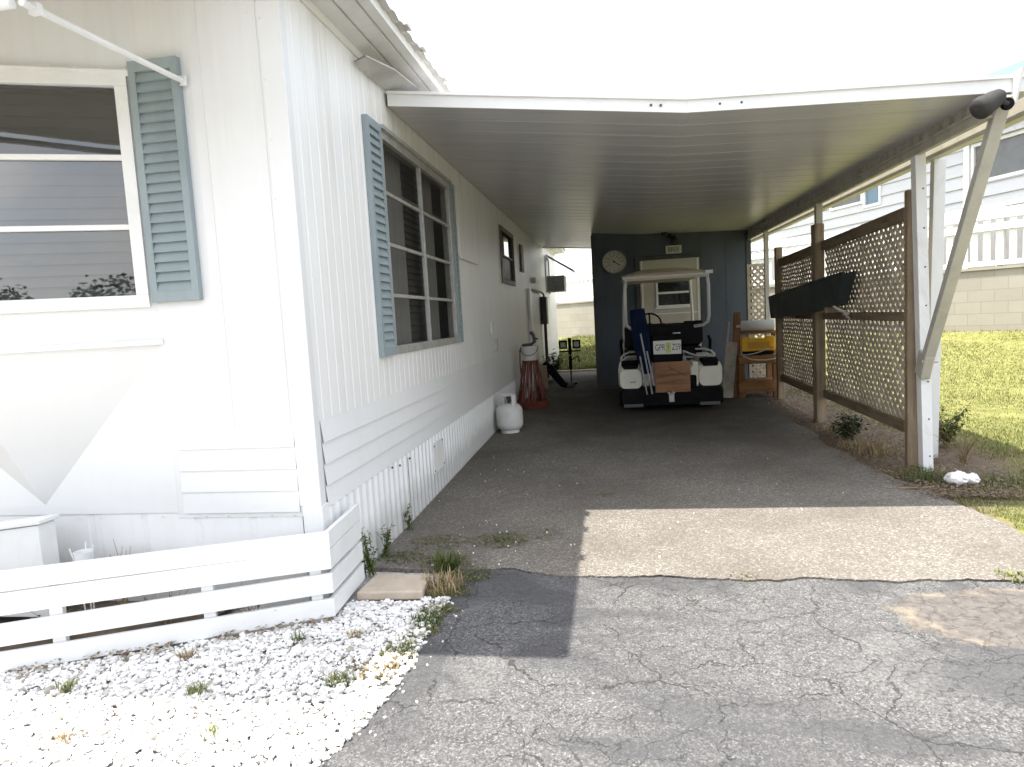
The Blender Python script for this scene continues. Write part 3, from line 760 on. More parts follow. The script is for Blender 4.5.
m.strip(bot, mid); m.strip(mid, top); m.strip([(a, b, c-.002) for a, b, c in bot], [(a-.30, b, c+.0) for a, b, c in bot])
m.add([(-3.6, 2.44, 3.62), (-3.6, YE+.25, 3.62), (-6.3, YE+.25, 3.15), (-6.3, 2.44, 3.15)], [(0,1,2,3)])
m.add([(-6.3, 2.45, 3.15), (-3.6, 2.45, 3.62), (XW+.3, 2.45, 3.09), (XW+.3, 2.45, 3.06), (-6.3, 2.45, 3.0)], [(0,1,2,3,4)])
m.build('roof', M['roofmetal'], home)
for yy in (3.5, 4.0, 4.34, 4.9, 5.3, 5.75):
    m = MB(); m.box(XW+.20, XW+.33, yy, yy+.10, 3.099, 3.124); m.build('roof_clip', M['roofmetal'], home)
m = MB(); m.tube([(XW-.05, 6.0, 3.1), (XW-.05, 6.0, 3.50)], .03, 10); m.build('vent_pipe', M['frame_w'], home)
m = MB()                                       # bent flashing flap above the carport corner
P0 = [(XW+.012, 3.93, 2.90), (XW+.012, 4.25, 2.905), (XW+.012, 4.6, 2.93), (XW+.012, 5.1, 2.955)]
P1 = [(XW+.10, 3.90, 2.915), (XW+.16, 4.25, 2.955), (XW+.19, 4.62, 2.965), (XW+.15, 5.12, 2.95)]
P2 = [(XW+.102, 3.90, 2.908), (XW+.165, 4.25, 2.94), (XW+.195, 4.62, 2.955), (XW+.155, 5.12, 2.94)]
m.strip(P0, P1); m.strip(P1, P2); m.strip(P2, [(a, b, c-.006) for a, b, c in P0])
m.build('flashing', M['roofmetal'], home)
# crack line under the eave, end wall, floor so no light leaks through the shell
m = MB(); m.box(-6.15, XW-.02, YE-.03, YE, .0, 3.0); m.box(-6.2, -6.15, 3.0, YE, 0, 3.1); m.build('rear_wall', M['siding'], home)
m = MB(); m.box(-6.1, XW-.03, 3.1, YE-.05, .47, .50); m.box(-6.1, XW-.24, 3.9, 3.92, .5, 3.0); m.box(-2.7, -2.68, 3.95, 12, .5, 3.0); m.build('interior', M['room'], home)
# window awning over the bay: front bar, sheet, side arms
AW = MB(); AW.add([(-1.78, 2.09, 2.535), (-4.4, 2.09, 2.535), (-4.4, YF-.01, 3.03), (-1.86, YF-.01, 3.03)], [(0,1,2,3)])
AW.add([(-1.78, 2.09, 2.543), (-4.4, 2.09, 2.543), (-4.4, YF-.01, 3.038), (-1.86, YF-.01, 3.038)], [(3,2,1,0)])
aw = AW.build('awning', simple('cream_awning_sheet', (.74, .72, .62), .5, var=.06), home)
m = MB(); m.tube([(-1.93, 2.1, 2.492), (-4.4, 2.1, 2.492)], .017, 12); m.build('front_bar', M['trim'], aw, smooth=True)
m = MB(); m.tube([(-1.905, 2.11, 2.497), (-1.92, 2.5, 2.517), (-1.935, YF-.025, 2.545)], .0125, 10); m.box(-.02, .02, -.006, .006, -.022, .022, Matrix.Translation((-1.935, YF-.018, 2.545))); m.box(-.018, .018, -.012, .012, -.018, .018, Matrix.Translation((-1.908, 2.17, 2.50)))
m.build('support_arm', M['trim'], aw)
# window air conditioner with a propped sash at the far end
ac = MB(); ac.box(XW+.004, XW+.42, 15.35, 16.0, 1.93, 2.28)
for k in range(8): ac.box(XW+.12, XW+.40, 15.338, 15.35, 1.97+.036*k, 1.985+.036*k)
acn = ac.build('air_conditioner', M['acbeige'], home, bevel=.008)
m = MB(); lbox(m, fl, 15.25, 15.29, .0, .03, 1.9, 2.72); lbox(m, fl, 16.06, 16.1, .0, .03, 1.9, 2.72); lbox(m, fl, 15.29, 16.06, .0, .03, 2.68, 2.72); lbox(m, fl, 15.29, 16.06, .0, .012, 2.29, 2.68)
m.build('window', M['frame_g'], home)
m = MB(); m.add([(XW+.03, 15.25, 2.74), (XW+.03, 16.1, 2.74), (XW+.62, 16.1, 2.36), (XW+.62, 15.25, 2.36)], [(0,1,2,3)]); m.add([(XW+.03, 15.25, 2.765), (XW+.03, 16.1, 2.765), (XW+.635, 16.1, 2.385), (XW+.635, 15.25, 2.385)], [(3,2,1,0)])
m.strip([(XW+.03, 15.25, 2.74), (XW+.62, 15.25, 2.36), (XW+.62, 16.1, 2.36)], [(XW+.03, 15.25, 2.765), (XW+.635, 15.25, 2.385), (XW+.635, 16.1, 2.385)])
m.build('window_hood', M['greybox'], home)

# ------------------------------------------------------------------ carport
cp = thing('carport', 'low metal carport roof on white posts beside the mobile home', 'carport')
YC0, YC1 = 4.52, 14.6; XE = 2.52
def ceil_z(x, y):
    if x < .53: z = 2.825 + (2.585-2.825)*(x+1.44)/1.97; r = .003 + .008*(x+1.44)/1.97
    else: z = 2.585 + (2.524-2.585)*(x-.53)/1.725; r = .011
    return z + r*(y-4.55)
mb = MB(); prof = []
y = YC0+.01
while y < YC1:
    prof += [(y, 0), (y+.284, 0), (y+.289, .0022), (y+.300, .0022)]; y += .305
xsr = [XW+.004, -.8, -.1, .53, 1.2, 1.8, XE]
for xa, xb in zip(xsr, xsr[1:]):
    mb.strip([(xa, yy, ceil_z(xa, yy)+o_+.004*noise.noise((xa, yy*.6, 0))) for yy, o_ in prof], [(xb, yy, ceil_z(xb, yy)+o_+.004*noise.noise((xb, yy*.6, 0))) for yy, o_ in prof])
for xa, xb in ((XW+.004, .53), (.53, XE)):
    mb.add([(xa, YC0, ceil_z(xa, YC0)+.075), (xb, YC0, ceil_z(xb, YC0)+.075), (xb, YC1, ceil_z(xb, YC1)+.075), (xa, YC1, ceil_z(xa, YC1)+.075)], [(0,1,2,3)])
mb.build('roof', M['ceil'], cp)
def fascia(xa, xb, y0=YC0, za=0, zb=0):
    m = MB(); e = [(0, -.006), (-.014, -.006), (-.014, .066), (-.03, .070), (-.03, .088), (.05, .088), (.05, .080), (0, .076)]
    m.prism(e, lambda p, t: (xa+(xb-xa)*t, y0+p[0], (ceil_z(xa, 4.55)+za)*(1-t)+(ceil_z(xb, 4.55)+zb)*t+p[1])); return m
fascia(XW+.02, .535).build('fascia', M['fascia'], cp)
fascia(.528, XE+.12, YC0-.006).build('fascia', M['fascia'], cp)
m = MB()
for x in (.30, .36, .72, .85): m.lathe([(0, .004), (.008, .003), (.009, 0)], (x, YC0-.018, ceil_z(x, 4.55)+.035), 8, M=Matrix.Rotation(R(90), 3, 'X'))
m.build('rivet', M['greybox'], cp)
m = MB(); m.prism([(0, 0), (0, .09), (-.03, .09), (-.03, 0)], lambda p, t: (XW+.02+1.1*t if False else XW+.03+ (0 if t == 0 else 2.8), YC1+.01+p[0], ceil_z(XW if t == 0 else 1.4, YC1)-.02+p[1])); m.build('rear_fascia', M['fascia'], cp)
def beam_z(y): return 2.352 + .0075*y
m = MB()
m.prism([(2.268, 0), (2.312, 0), (2.312, .055), (2.330, .055), (2.330, .072), (2.250, .072), (2.250, .055), (2.268, .055)], lambda p, t: (p[0], YC0+.02+(YC1-YC0-.05)*t, beam_z(YC0 if t == 0 else YC1)+p[1])); m.build('beam', M['beam'], cp, bevel=.003)
m = MB(); y = YC0+.05; P = []
while y < YC1-.2: P += [(2.275, y), (2.275, y+.085), (2.305, y+.092), (2.305, y+.145)]; y += .1525
m.strip([(x, y, beam_z(y)+.071) for x, y in P], [(x, y, ceil_z(x, y)+.003) for x, y in P]); m.build('rib_closure', M['beam'], cp)
m = MB(); m.prism([(2.56, -.075), (2.64, -.075), (2.64, .095), (2.56, .095)], lambda p, t: (p[0], YC0-.01+(YC1-YC0)*t, ceil_z(2.5, YC0 if t == 0 else YC1)+p[1]-.02)); m.build('edge_gutter', M['gutterpaint'], cp, bevel=.004)
def post(x, y, zb, zt, w, d, mat, cap=True):
    m = MB(); m.box(-w/2, w/2, -d/2, d/2, zb, zt)
    return m.build('post', mat, cp, bevel=.004, loc=(x, y, 0))
p1 = post(2.372, 5.585, -.05, beam_z(5.6)+.06, .075, .085, M['post_w']); p1.rotation_euler = (0, R(-1.4), 0)
m = MB()
for k in range(8): m.lathe([(0, .003), (.006, .003), (.007, 0)], (.012, -.0425, .12+.29*k), 8, M=Matrix.Rotation(R(90), 3, 'X'))
m.build('bolt', M['greybox'], p1)
p2 = post(2.59, 6.02, -.03, 2.44, .09, .07, M['post_w']); p2.rotation_euler = (0, R(1.3), 0)
post(2.275, 7.93, 2.12, beam_z(8)+.01, .07, .07, M['beam'])
post(2.29, 10.55, .02, beam_z(10.5)+.01, .06, .06, M['beam'])
m = MB(); m.bar((2.335, 5.50, .84), (2.335, 4.50, 2.50), .062, .075, up=(1, 0, 0)); b_ = m.build('brace', M['galv'], cp, bevel=.006)
m = MB(); m.box(-.036, .036, -.05, .075, -.10, .10, Matrix.Translation((2.335, 5.515, .83)) @ Matrix.Rotation(R(25), 4, 'X')); m.box(-.06, .06, -.012, .01, -.012, .012, Matrix.Translation((2.35, 5.47, .86))); m.build('bracket', M['galv'], b_, bevel=.01)
m = MB(); m.prism([(4.62, 2.44), (4.47, 2.44), (4.40, 2.62), (4.50, 2.62)], lambda p, t: (2.375+.012*t, p[0], p[1])); m.build('gusset', M['post_w'], b_)

def floodlight(loc, label, heads, mount_dir=(0, 1, 0)):
    t = thing('floodlight', label, 'floodlight', loc)
    m = MB(); m.lathe([(0, -.015), (.032, -.015), (.036, 0), (.032, .015), (0, .015)], (0, 0, 0), 16, M=Matrix.Rotation(R(90), 3, 'X')); m.build('base_plate', M['black'], t, smooth=True)
    for (elbow, d, s) in heads:
        d = Vector(d).normalized(); e = Vector(elbow)
        m = MB(); m.tube([(0, 0, 0), e*.5, e], .017*s, 8)
        z = d.to_track_quat('Z', 'Y').to_matrix()
        m.lathe([(0, -.06*s), (.022*s, -.056*s), (.038*s, -.038*s), (.048*s, -.005*s), (.056*s, .05*s), (.060*s, .062*s), (.060*s, .092*s), (.054*s, .104*s), (.034*s, .114*s), (0, .118*s)], e, 20, M=z)
        m.build('lamp_head', [simple('dark_grey_lamp_housing', (.045, .043, .04), .75, var=.25, spec=.25)], t, smooth=True)
    return t
floodlight((2.325, 4.45, 2.435), 'dark grey floodlight on the brace at the carport roof corner', [((-.075, -.01, .03), (-.86, -.15, -.50), 1.08)])
floodlight((1.01, 11.77, 2.60), 'black double floodlight on the shed wall above the number sign', [((-.06, -.05, .03), (-.4, -.9, .15), .9), ((.06, -.06, -.06), (.3, -.8, -.9), 1.0)])

# ------------------------------------------------------------------ shed
sh = thing('shed', 'blue grey shed closing the back of the carport', 'shed', (0, 0, 0))
SX0, SX1, SY, SZ = -.29, 2.31, 11.8, .0
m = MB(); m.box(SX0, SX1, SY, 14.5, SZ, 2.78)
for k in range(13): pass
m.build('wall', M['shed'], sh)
m = MB()
for x in [SX0+.2+.4*k for k in range(6)]:
    if .40 < x < 1.55: m.box(x-.002, x+.002, SY-.003, SY, 2.3, 2.6); continue
    m.box(x-.002, x+.002, SY-.003, SY, .14, 2.6)
m.build('panel_groove', M['shed_trim'], sh)
m = MB(); m.box(SX0-.012, SX0+.06, SY-.014, SY, .06, 2.7); m.build('corner_trim', M['shed_trim'], sh, bevel=.003)
m = MB(); m.box(SX1-.07, SX1+.012, SY-.014, SY, .06, 2.62); m.build('corner_trim', M['shed_trim'], sh, bevel=.003)
m = MB(); m.box(SX0-.02, SX1+.02, SY-.03, SY-.0145, .05, .13); m.build('sill', M['shed_trim'], sh)
dr = MB(); DX0, DX1, DZ1 = .50, 1.485, 2.215
dr.box(DX0, DX1, SY-.028, SY-.001, .12, DZ1); dr = dr.build('door', M['door'], sh, bevel=.004)
m = MB()
for (a, b, c, d) in ((DX0-.075, DX0-.005, .10, DZ1+.07), (DX1+.005, DX1+.03, .10, DZ1+.07), (DX0-.005, DX1+.005, DZ1+.005, DZ1+.07)): m.box(a, b, SY-.034, SY-.002, c, d)
m.build('door_frame', M['shed_trim'], sh, bevel=.004)
m = MB(); m.box(DX0+.02, DX0+.045, SY-.036, SY-.028, .13, DZ1-.01); m.box(DX1-.045, DX1-.02, SY-.036, SY-.028, .13, DZ1-.01); m.box(DX0+.045, DX1-.045, SY-.036, SY-.028, 1.296, 1.315); m.build('edge_strip', M['trim'], dr)
m = MB(); wx0, wx1, wz0, wz1 = .755, 1.345, 1.415, 1.87
for (a, b, c, d) in ((wx0, wx0+.035, wz0, wz1), (wx1-.035, wx1, wz0, wz1), (wx0+.035, wx1-.035, wz0, wz0+.03), (wx0+.035, wx1-.035, wz1-.03, wz1), (wx0+.035, wx1-.035, 1.635, 1.67), (wx0-.02, wx1+.02, wz0-.03, wz0)): m.box(a, b, SY-.052, SY-.028, c, d)
wn = m.build('window', M['frame_w'], dr, bevel=.002)
m = MB(); m.box(wx0+.03, wx1-.03, SY-.036, SY-.03, wz0+.02, wz1-.02); m.build('pane', M['dark_glass'], wn)
m = MB(); m.lathe([(0, .05), (.022, .05), (.028, .03), (.012, .01), (.012, 0), (.028, 0)], (DX1-.08, SY-.028, 1.08), 12, M=Matrix.Rotation(R(90), 3, 'X')); m.build('handle', M['steel'], dr, smooth=True)
# number sign
sg = thing('house_sign', 'small pale sign with black letters above the shed door', 'sign', (1.072, SY-.012, 2.37))
m = MB(); m.box(-.132, .132, -.008, .008, -.068, .068); m.build('sign_plate', M['signw'], sg, bevel=.003)
m = MB()
for (a, b, c, d) in ((-.128, .128, .056, .064), (-.128, .128, -.064, -.056), (-.128, -.12, -.056, .056), (.12, .128, -.056, .056)): m.box(a, b, -.013, -.008, c, d)
m.build('border', simple('sign_border', (.5, .5, .45), .5), sg)
text_mesh('lettering', 'BREE', .115, M['ink'], sg, Matrix.Translation((0, -.0095, -.004)) @ FACING, .002, .78)
# round dial
dl = thing('wall_thermometer', 'round pale dial thermometer hanging on the shed wall', 'thermometer', (.077, SY-.02, 2.23))
RX = Matrix.Rotation(R(90), 3, 'X')
m = MB(); m.lathe([(0, .012), (.185, .012), (.185, 0), (0, 0)], (0, 0, 0), 48, M=RX); m.build('dial_face', M['dialw'], dl)
m = MB(); m.lathe([(.183, 0), (.203, .004), (.203, .02), (.19, .026), (.183, .02), (.183, 0)], (0, 0, 0), 48, M=RX); m.build('rim', simple('dull_grey_rim', (.28, .28, .25), .4, .5), dl, smooth=True)
m = MB()
for k in range(36):
    a = 2*math.pi*k/36; r0 = .15 if k % 3 else .125
    m.bar((r0*math.sin(a), -.0135, r0*math.cos(a)), (.168*math.sin(a), -.0135, .168*math.cos(a)), .006 if k % 3 == 0 else .003, .002, up=(0, 1, 0))
m.build('tick_marks', M['ink'], dl)
m = MB(); m.bar((-.03, -.017, .02), (.085, -.017, -.06), .012, .002, up=(0, 1, 0)); m.lathe([(0, .021), (.014, .019), (.016, .012)], (0, 0, 0), 12, M=RX); m.build('pointer', M['ink'], dl)
for k in range(0, 12):
    a = 2*math.pi*k/12
    if k in (5, 6, 7): continue
    text_mesh('numeral', str(abs(-20+10*((k+6) % 12))), .034, M['ink'], dl, Matrix.Translation((.103*math.sin(a), -.0135, .103*math.cos(a))) @ FACING, .001)

# ------------------------------------------------------------------ lattice fence
lf = thing('lattice_fence', 'brown wooden lattice fence along the right side of the carport', 'fence')
XL = 2.275
def fpost(y, x, zb, zt, w=.09, d=.09):
    m = MB(); m.box(-w/2, w/2, -d/2, d/2, zb, zt); return m.build('post', M['wood_dk'], lf, bevel=.006, loc=(x, y, 0))
fpost(5.66, 2.297, -.05, 2.16, .08, .06); fpost(7.85, XL-.035, -.05, 2.19, .10, .14); fpost(9.72, XL-.01, -.02, 2.12, .085, .1)
def rail(y0, y1, z0, z1, h, w=.04):
    m = MB(); m.prism([(-w/2, -h/2), (w/2, -h/2), (w/2, h/2), (-w/2, h/2)], lambda p, t: (XL+p[0], y0+(y1-y0)*t, z0+(z1-z0)*t+p[1])); m.build('rail', M['wood_rail'], lf, bevel=.004)
for (a, b) in ((5.692, 7.778), (7.922, 9.676)):
    rail(a, b, 1.99-.02*(a-5.8), 1.99-.02*(b-5.8), .10); rail(a, b, 1.20, 1.20, .075); rail(a, b, .325, .325+.012*(b-a), .085)
def clip_line(p, d, a0, a1, b0, b1):
    lo, hi = -1e9, 1e9
    for c, s, l, h in ((p[0], d[0], a0, a1), (p[1], d[1], b0, b1)):
        t0, t1 = (l-c)/s, (h-c)/s
        lo = max(lo, min(t0, t1)); hi = min(hi, max(t0, t1))
    return (lo, hi) if hi-lo > .02 else None
def lattice(f, a0, a1, b0, b1, pitch=.097, w=.038, th=.006):
    m = MB(); s2 = math.sqrt(.5)
    for sgn, off in ((1, 0), (-1, th+.001)):
        k = a0 - (b1-b0) - pitch
        while k < a1 + (b1-b0) + pitch:
            c = clip_line((k, b0), (s2, s2*sgn) if sgn > 0 else (s2, -s2), a0, a1, b0, b1) if sgn > 0 else clip_line((k, b1), (s2, -s2), a0, a1, b0, b1)
            if c:
                o0 = (k, b0) if sgn > 0 else (k, b1); d = (s2, s2*sgn); nx = (-d[1], d[0])
                jit = random.uniform(-.006, .006)
                q = [(o0[0]+d[0]*t+nx[0]*(e+jit), o0[1]+d[1]*t+nx[1]*(e+jit)) for t, e in ((c[0]-.0, -w/2), (c[1], -w/2), (c[1], w/2), (c[0], w/2))]
                m.prism(q, lambda p, t: f(p[0], off+th*t, p[1]))
            k += pitch
    return m
fx = lambda t, o_, z: (XL+.022+o_, t, z)
for (a, b) in ((5.70, 7.79), (7.91, 9.69)):
    for (z0, z1) in ((.36, 1.165), (1.235, 1.95-.02*(a-5.8))): lattice(fx, a, b, z0, z1).build('lattice_panel', M['lattice'], lf)
for a in (6.72, 8.7):
    m = MB(); m.box(XL+.036, XL+.046, a, a+.04, .34, 1.93); m.build('batten', M['lattice'], lf)
lp = thing('lattice_screen', 'narrow lattice screen panel between the shed and the carport post', 'lattice panel')
m = MB(); m.box(2.08, 2.12, 10.90, 10.94, .06, 1.99); m.box(2.335, 2.37, 10.90, 10.94, .06, 1.99); m.box(2.12, 2.335, 10.90, 10.94, 1.95, 1.99); m.box(2.12, 2.335, 10.90, 10.94, .06, .1); m.build('frame', M['lattice'], lp)
lattice(lambda t, o_, z: (t, 10.905+o_, z), 2.12, 2.335, .1, 1.95, .10, .034).build('lattice', M['lattice'], lp)

# ------------------------------------------------------------------ black trough on the fence
tr = thing('trough', 'long dark plastic trough hung along the brown lattice fence', 'trough', (0, 0, 0))
def tr_sec(y, zt, zb, x1=2.215, top=.12, bot=.085):
    return [(x1-top, y, zt), (x1-top+.015, y, zt), (x1-top+.015+(top-bot)*.6, y, zb+.02), (x1-.022, y, zb+.02), (x1-.015, y, zt), (x1, y, zt), (x1-.01, y, zb), (x1-top+(top-bot)*.6, y, zb)]
m = MB(); S = []
for k in range(13):
    t = k/12; y = 6.72+2.85*t
    zt = 1.60-.15*t; zb = zt-.28+.06*(1-t)*0 - .02*math.sin(t*3.1)
    S.append([Vector(q) for q in tr_sec(y, zt, zb)])
for q, (dy) in zip(S[0], (-.12, -.12, .08, .08, -.12, -.12, .08, .08)): q.y += dy
for a, b in zip(S, S[1:]): mb_n = len(a); m.add(a+b, [(i, (i+1) % 8, 8+(i+1) % 8, 8+i) for i in range(8)])
a = S[0]; m.add([a[0], a[5], a[6], a[7]] + [p+Vector((0, .02, 0)) for p in (a[0], a[5], a[6], a[7])], [(0,1,2,3), (7,6,5,4), (0,4,5,1)])
a = S[-1]; m.add([a[0], a[5], a[6], a[7]] + [p-Vector((0, .02, 0)) for p in (a[0], a[5], a[6], a[7])], [(0,1,2,3), (7,6,5,4), (0,4,5,1)])
m.build('shell', M['trough'], tr, bevel=.006)
m = MB()
for i in (0, 5): m.tube([q[i]+Vector((.01 if i == 0 else -.01, 0, .004)) for q in S], .014, 8)
m.build('rim', M['trough'], tr, smooth=True)
m = MB(); m.tube([(2.235, 6.85, 1.17), (2.16, 6.78, 1.25), (2.10, 6.76, 1.28), (2.08, 6.80, 1.30), (2.14, 6.84, 1.26), (2.235, 6.86, 1.225)], .012, 6); 
for k in range(5): m.tube([(2.19+.02*math.cos(i*.9+k), 6.82+.03*math.sin(i*.9+k), 1.235+.012*math.sin(i+k)) for i in range(8)], .008, 6)
m.build('rope', M['rope'], tr, smooth=True)
m = MB(); m.box(2.09, 2.235, 8.75, 8.80, 1.17, 1.20); m.box(2.216, 2.235, 8.75, 8.80, 1.19, 1.5); m.build('bracket', M['wood_dk'], tr)
m = MB(); m.box(2.09, 2.256, 7.1, 7.15, 1.24, 1.295); m.build('bracket', M['wood_dk'], tr)

# ------------------------------------------------------------------ golf cart (seen from behind)
CZ = .048
gc = thing('golf_cart', 'white and black golf cart with a tan roof parked facing the shed', 'golf cart', (.718, 8.93, CZ))
def shell(m, secs, mi=0):
    n = len(secs[0])
    for a, b in zip(secs, secs[1:]): m.add(list(a)+list(b), [(i, (i+1) % n, n+(i+1) % n, n+i) for i in range(n)], mi)
    m.add(secs[0], [tuple(range(n))], mi); m.add(secs[-1], [tuple(range(n-1, -1, -1))], mi)
def rrect(x0, x1, z0, z1, y, r=.05, n=4):
    P = []
    for cx, cz, a0 in ((x1-r, z1-r, 0), (x0+r, z1-r, 90), (x0+r, z0+r, 180), (x1-r, z0+r, 270)):
        for k in range(n+1):
            a = R(a0+90*k/n); P.append((cx+r*math.cos(a), y, cz+r*math.sin(a)))
    return P
# body: two rear wings, the bag well between them, sill, front cowl
for s in (-1, 1):
    m = MB(); secs = []
    for (y, xi, xo, z0, z1) in ((.0, .365, .645, .315, .56), (.05, .36, .66, .31, .60), (.18, .355, .665, .30, .63), (.42, .36, .65, .33, .66), (.75, .36, .63, .42, .68), (.95, .36, .60, .5, .66)):
        xa, xb = sorted((s*xi, s*xo)); secs.append(rrect(xa, xb, z0, z1, y, .07))
    shell(m, secs); m.build('rear_wing', M['cartwhite'], gc, smooth=True)
    m = MB(); secs = []
    for (y, xi, xo, z0, z1) in ((-.004, .41, .60, .57, .612), (.06, .40, .62, .598, .652), (.2, .39, .62, .62, .672)):
        xa, xb = sorted((s*xi, s*xo)); secs.append(rrect(xa, xb, z0, z1, y, .02))
    shell(m, secs); m.build('tail_light', M['black'], gc, smooth=True)
m = MB(); m.box(.25, .365, .03, .8, .31, .63); m.box(-.36, .365, .25, .8, .31, .63); m.build('bag_well', M['cartwhite'], gc, bevel=.02)
m = MB(); m.box(.16, .33, -.01, .22, .30, .46); m.build('well_floor', M['black'], gc, bevel=.02)
m = MB(); shell(m, [rrect(-.63, .63, .09, .30, -.06, .05), rrect(-.66, .66, .07, .315, .0, .05), rrect(-.66, .66, .08, .315, .18, .05)])  # bumper's black carried down nearly to the ground for the shade below it
m.box(-.6, .6, .18, .9, .12, .30); m.build('bumper', M['black'], gc, smooth=True)
GB = simple('grey_bumper_strip', (.09, .09, .095), .5)
for s in (-1, 1):
    m = MB(); m.box(*sorted((s*.61, s*.36)), -.064, -.05, .075, .115); m.build('bumper_strip', GB, gc)
hm = MB(); hm.box(-.035, .035, -.1, -.055, .13, .26); hm.tube([(0, -.09, .25), (0, -.14, .25), (0, -.14, .29)], .018, 8); hm.box(-.05, .05, -.085, -.06, .24, .262); hm.build('tow_hitch', M['steel'], gc, bevel=.004)
def wheel(x, y, r=.225, w=.19):
    m = MB(); MY = Matrix.Rotation(R(90), 3, 'Y')
    prof = [(r*.55, -w/2), (r*.85, -w/2), (r*.97, -w*.38), (r, -w*.2), (r, w*.2), (r*.97, w*.38), (r*.85, w/2), (r*.55, w/2), (r*.55, -w/2)]
    m.lathe(prof, (0, 0, 0), 28, M=MY); o = m.build('wheel', M['rubber'], gc, smooth=True, loc=(x, y, r-.0))
    m = MB(); m.lathe([(0, -w*.4), (r*.5, -w*.42), (r*.56, -w*.46), (r*.56, w*.46), (r*.5, w*.42), (0, w*.4)], (0, 0, 0), 20, M=MY); m.build('rim', M['cartpipe'], o, smooth=True)
for x in (-.52, .52):
    wheel(x, .42); wheel(x, 2.02)
m = MB(); m.box(-.58, .58, .85, 1.95, .22, .29); m.build('floor_pan', M['black'], gc, bevel=.01)
m = MB(); shell(m, [rrect(-.55, .55, .25, .66, .75, .05), rrect(-.55, .55, .27, .68, 1.25, .05)]); m.build('seat_base', M['cartwhite'], gc, smooth=True)
m = MB(); shell(m, [rrect(-.56, .50, .68, .80, .70, .05), rrect(-.56, .50, .68, .80, 1.28, .05)]); m.build('seat', M['vinyl'], gc, smooth=True)
m = MB(); shell(m, [rrect(-.555, .50, .835, 1.115, .60, .05), rrect(-.555, .50, .83, 1.13, .66, .05), rrect(-.54, .49, .80, 1.12, .74, .05)])
m.box(-.50, .0, .62, .70, 1.10, 1.135); m.box(.26, .50, .62, .70, 1.11, 1.15); m.build('backrest', M['vinyl'], gc, smooth=True)
m = MB(); m.box(.1, .2, .585, .6, .985, 1.0); m.build('backrest_badge', M['alu'], gc)
for s in (-1, 1):
    m = MB(); m.tube([(s*.57, .70, .60), (s*.60, .68, .74), (s*.61, .70, .87), (s*.60, .78, .92)], .022, 8); m.build('armrest', M['black'], gc, smooth=True)
    m = MB(); m.tube([(s*.40, .60, .76), (s*.50, .50, .765), (s*.58, .42, .74), (s*.62, .36, .69)], .014, 8); m.tube([(s*.40, .50, .70), (s*.52, .40, .71), (s*.61, .32, .67)], .014, 8); m.build('side_rail', M['cartpipe'], gc, smooth=True)
    k_ = .035 if s > 0 else -.01
    m = MB(); m.tube([(s*.50+k_, .30, 1.765), (s*.52+k_, .33, 1.62), (s*.525+k_, .38, 1.22), (s*.515+k_, .42, 1.13), (s*.46+k_, .50, 1.085), (s*.36+k_, .60, 1.075)], .022, 10); m.build('roof_strut', M['cartpipe'], gc, smooth=True)
    m = MB(); m.tube([(s*.50, 1.95, 1.765), (s*.53, 2.02, 1.3), (s*.54, 2.08, .95), (s*.5, 2.1, .6)], .022, 10); m.build('roof_strut', M['cartpipe'], gc, smooth=True)
# roof: crowned canopy on a rim
m = MB(); secs = []
for (y, w, zt, cr) in ((.20, .53, 1.755, .008), (.24, .575, 1.785, .02), (.40, .57, 1.80, .05), (.62, .55, 1.80, .085), (1.4, .55, 1.80, .09), (1.85, .55, 1.795, .05), (2.02, .5, 1.78, .015)):
    n_ = 12; top = []
    for i in range(n_+1):
        u = -1+2*i/n_; edge = max(0, 1-abs(u)**3.2); top.append((u*w, y, zt+cr*edge))
    secs.append(top + [(w*.98, y, zt-.028), (0, y, zt-.03), (-w*.98, y, zt-.028)])
shell(m, secs); m.build('roof', M['cartroof'], gc, smooth=True)
m = MB(); m.tube([(-.555, .215, 1.757), (.555, .215, 1.757)], .017, 8); m.tube([(-.545, .22, 1.728), (.545, .22, 1.728)], .012, 8); m.box(.50, .60, .19, .26, 1.758, 1.80); m.build('roof_rail', M['trim'], gc, smooth=True)
m = MB()                                        # steering wheel and column
c = Vector((-.16, 1.42, 1.13)); Mx = Matrix.Rotation(R(62), 3, 'X')
m.tube([c + Mx @ Vector((.165*math.cos(2*math.pi*k/24), .165*math.sin(2*math.pi*k/24), 0)) for k in range(24)], .014, 8, closed=True)
for k in range(3): a = R(90+120*k); m.tube([c, c + Mx @ Vector((.16*math.cos(a), .16*math.sin(a), 0))], .012, 6)
m.tube([c, c+Vector((0, .32, -.48))], .022, 8); m.build('steering_wheel', M['black'], gc, smooth=True)
m = MB(); shell(m, [rrect(-.56, .56, .3, .92, 1.86, .09), rrect(-.58, .58, .25, .86, 2.02, .12), rrect(-.52, .52, .24, .70, 2.28, .14), rrect(-.40, .40, .26, .56, 2.40, .12)]); m.build('front_cowl', M['cartwhite'], gc, smooth=True)
m = MB(); m.box(-.54, .54, 1.80, 1.87, .62, .90); m.build('dashboard', M['black'], gc, bevel=.02)
m = MB(); m.box(-.215, .165, .00, .30, .645, .80); m.box(-.21, .16, .06, .56, .63, .985); m.build('rear_rack', M['black'], gc, bevel=.015)
m = MB(); m.prism([(-.205, .80-CZ+.0), (-.185, .748), (.148, .742), (.148, .922), (-.205, .922)], lambda p, t: (p[0], -.012+.008*t, p[1])); pl = m.build('license_plate', M['plate'], gc, bevel=.003)
pl['label'] = 'white licence plate with dark letters and a yellow green centre'
m = MB(); m.box(-.045, .02, -.0145, -.012, .765, .895); m.build('emblem', M['plate_tint'], pl)
text_mesh('lettering', 'GPR', .115, M['plate_ink'], pl, Matrix.Translation((-.118, -.0135, .832)) @ FACING, .001, .62)
text_mesh('lettering', 'ZS9', .115, M['plate_ink'], pl, Matrix.Translation((.085, -.0135, .832)) @ FACING, .001, .62)
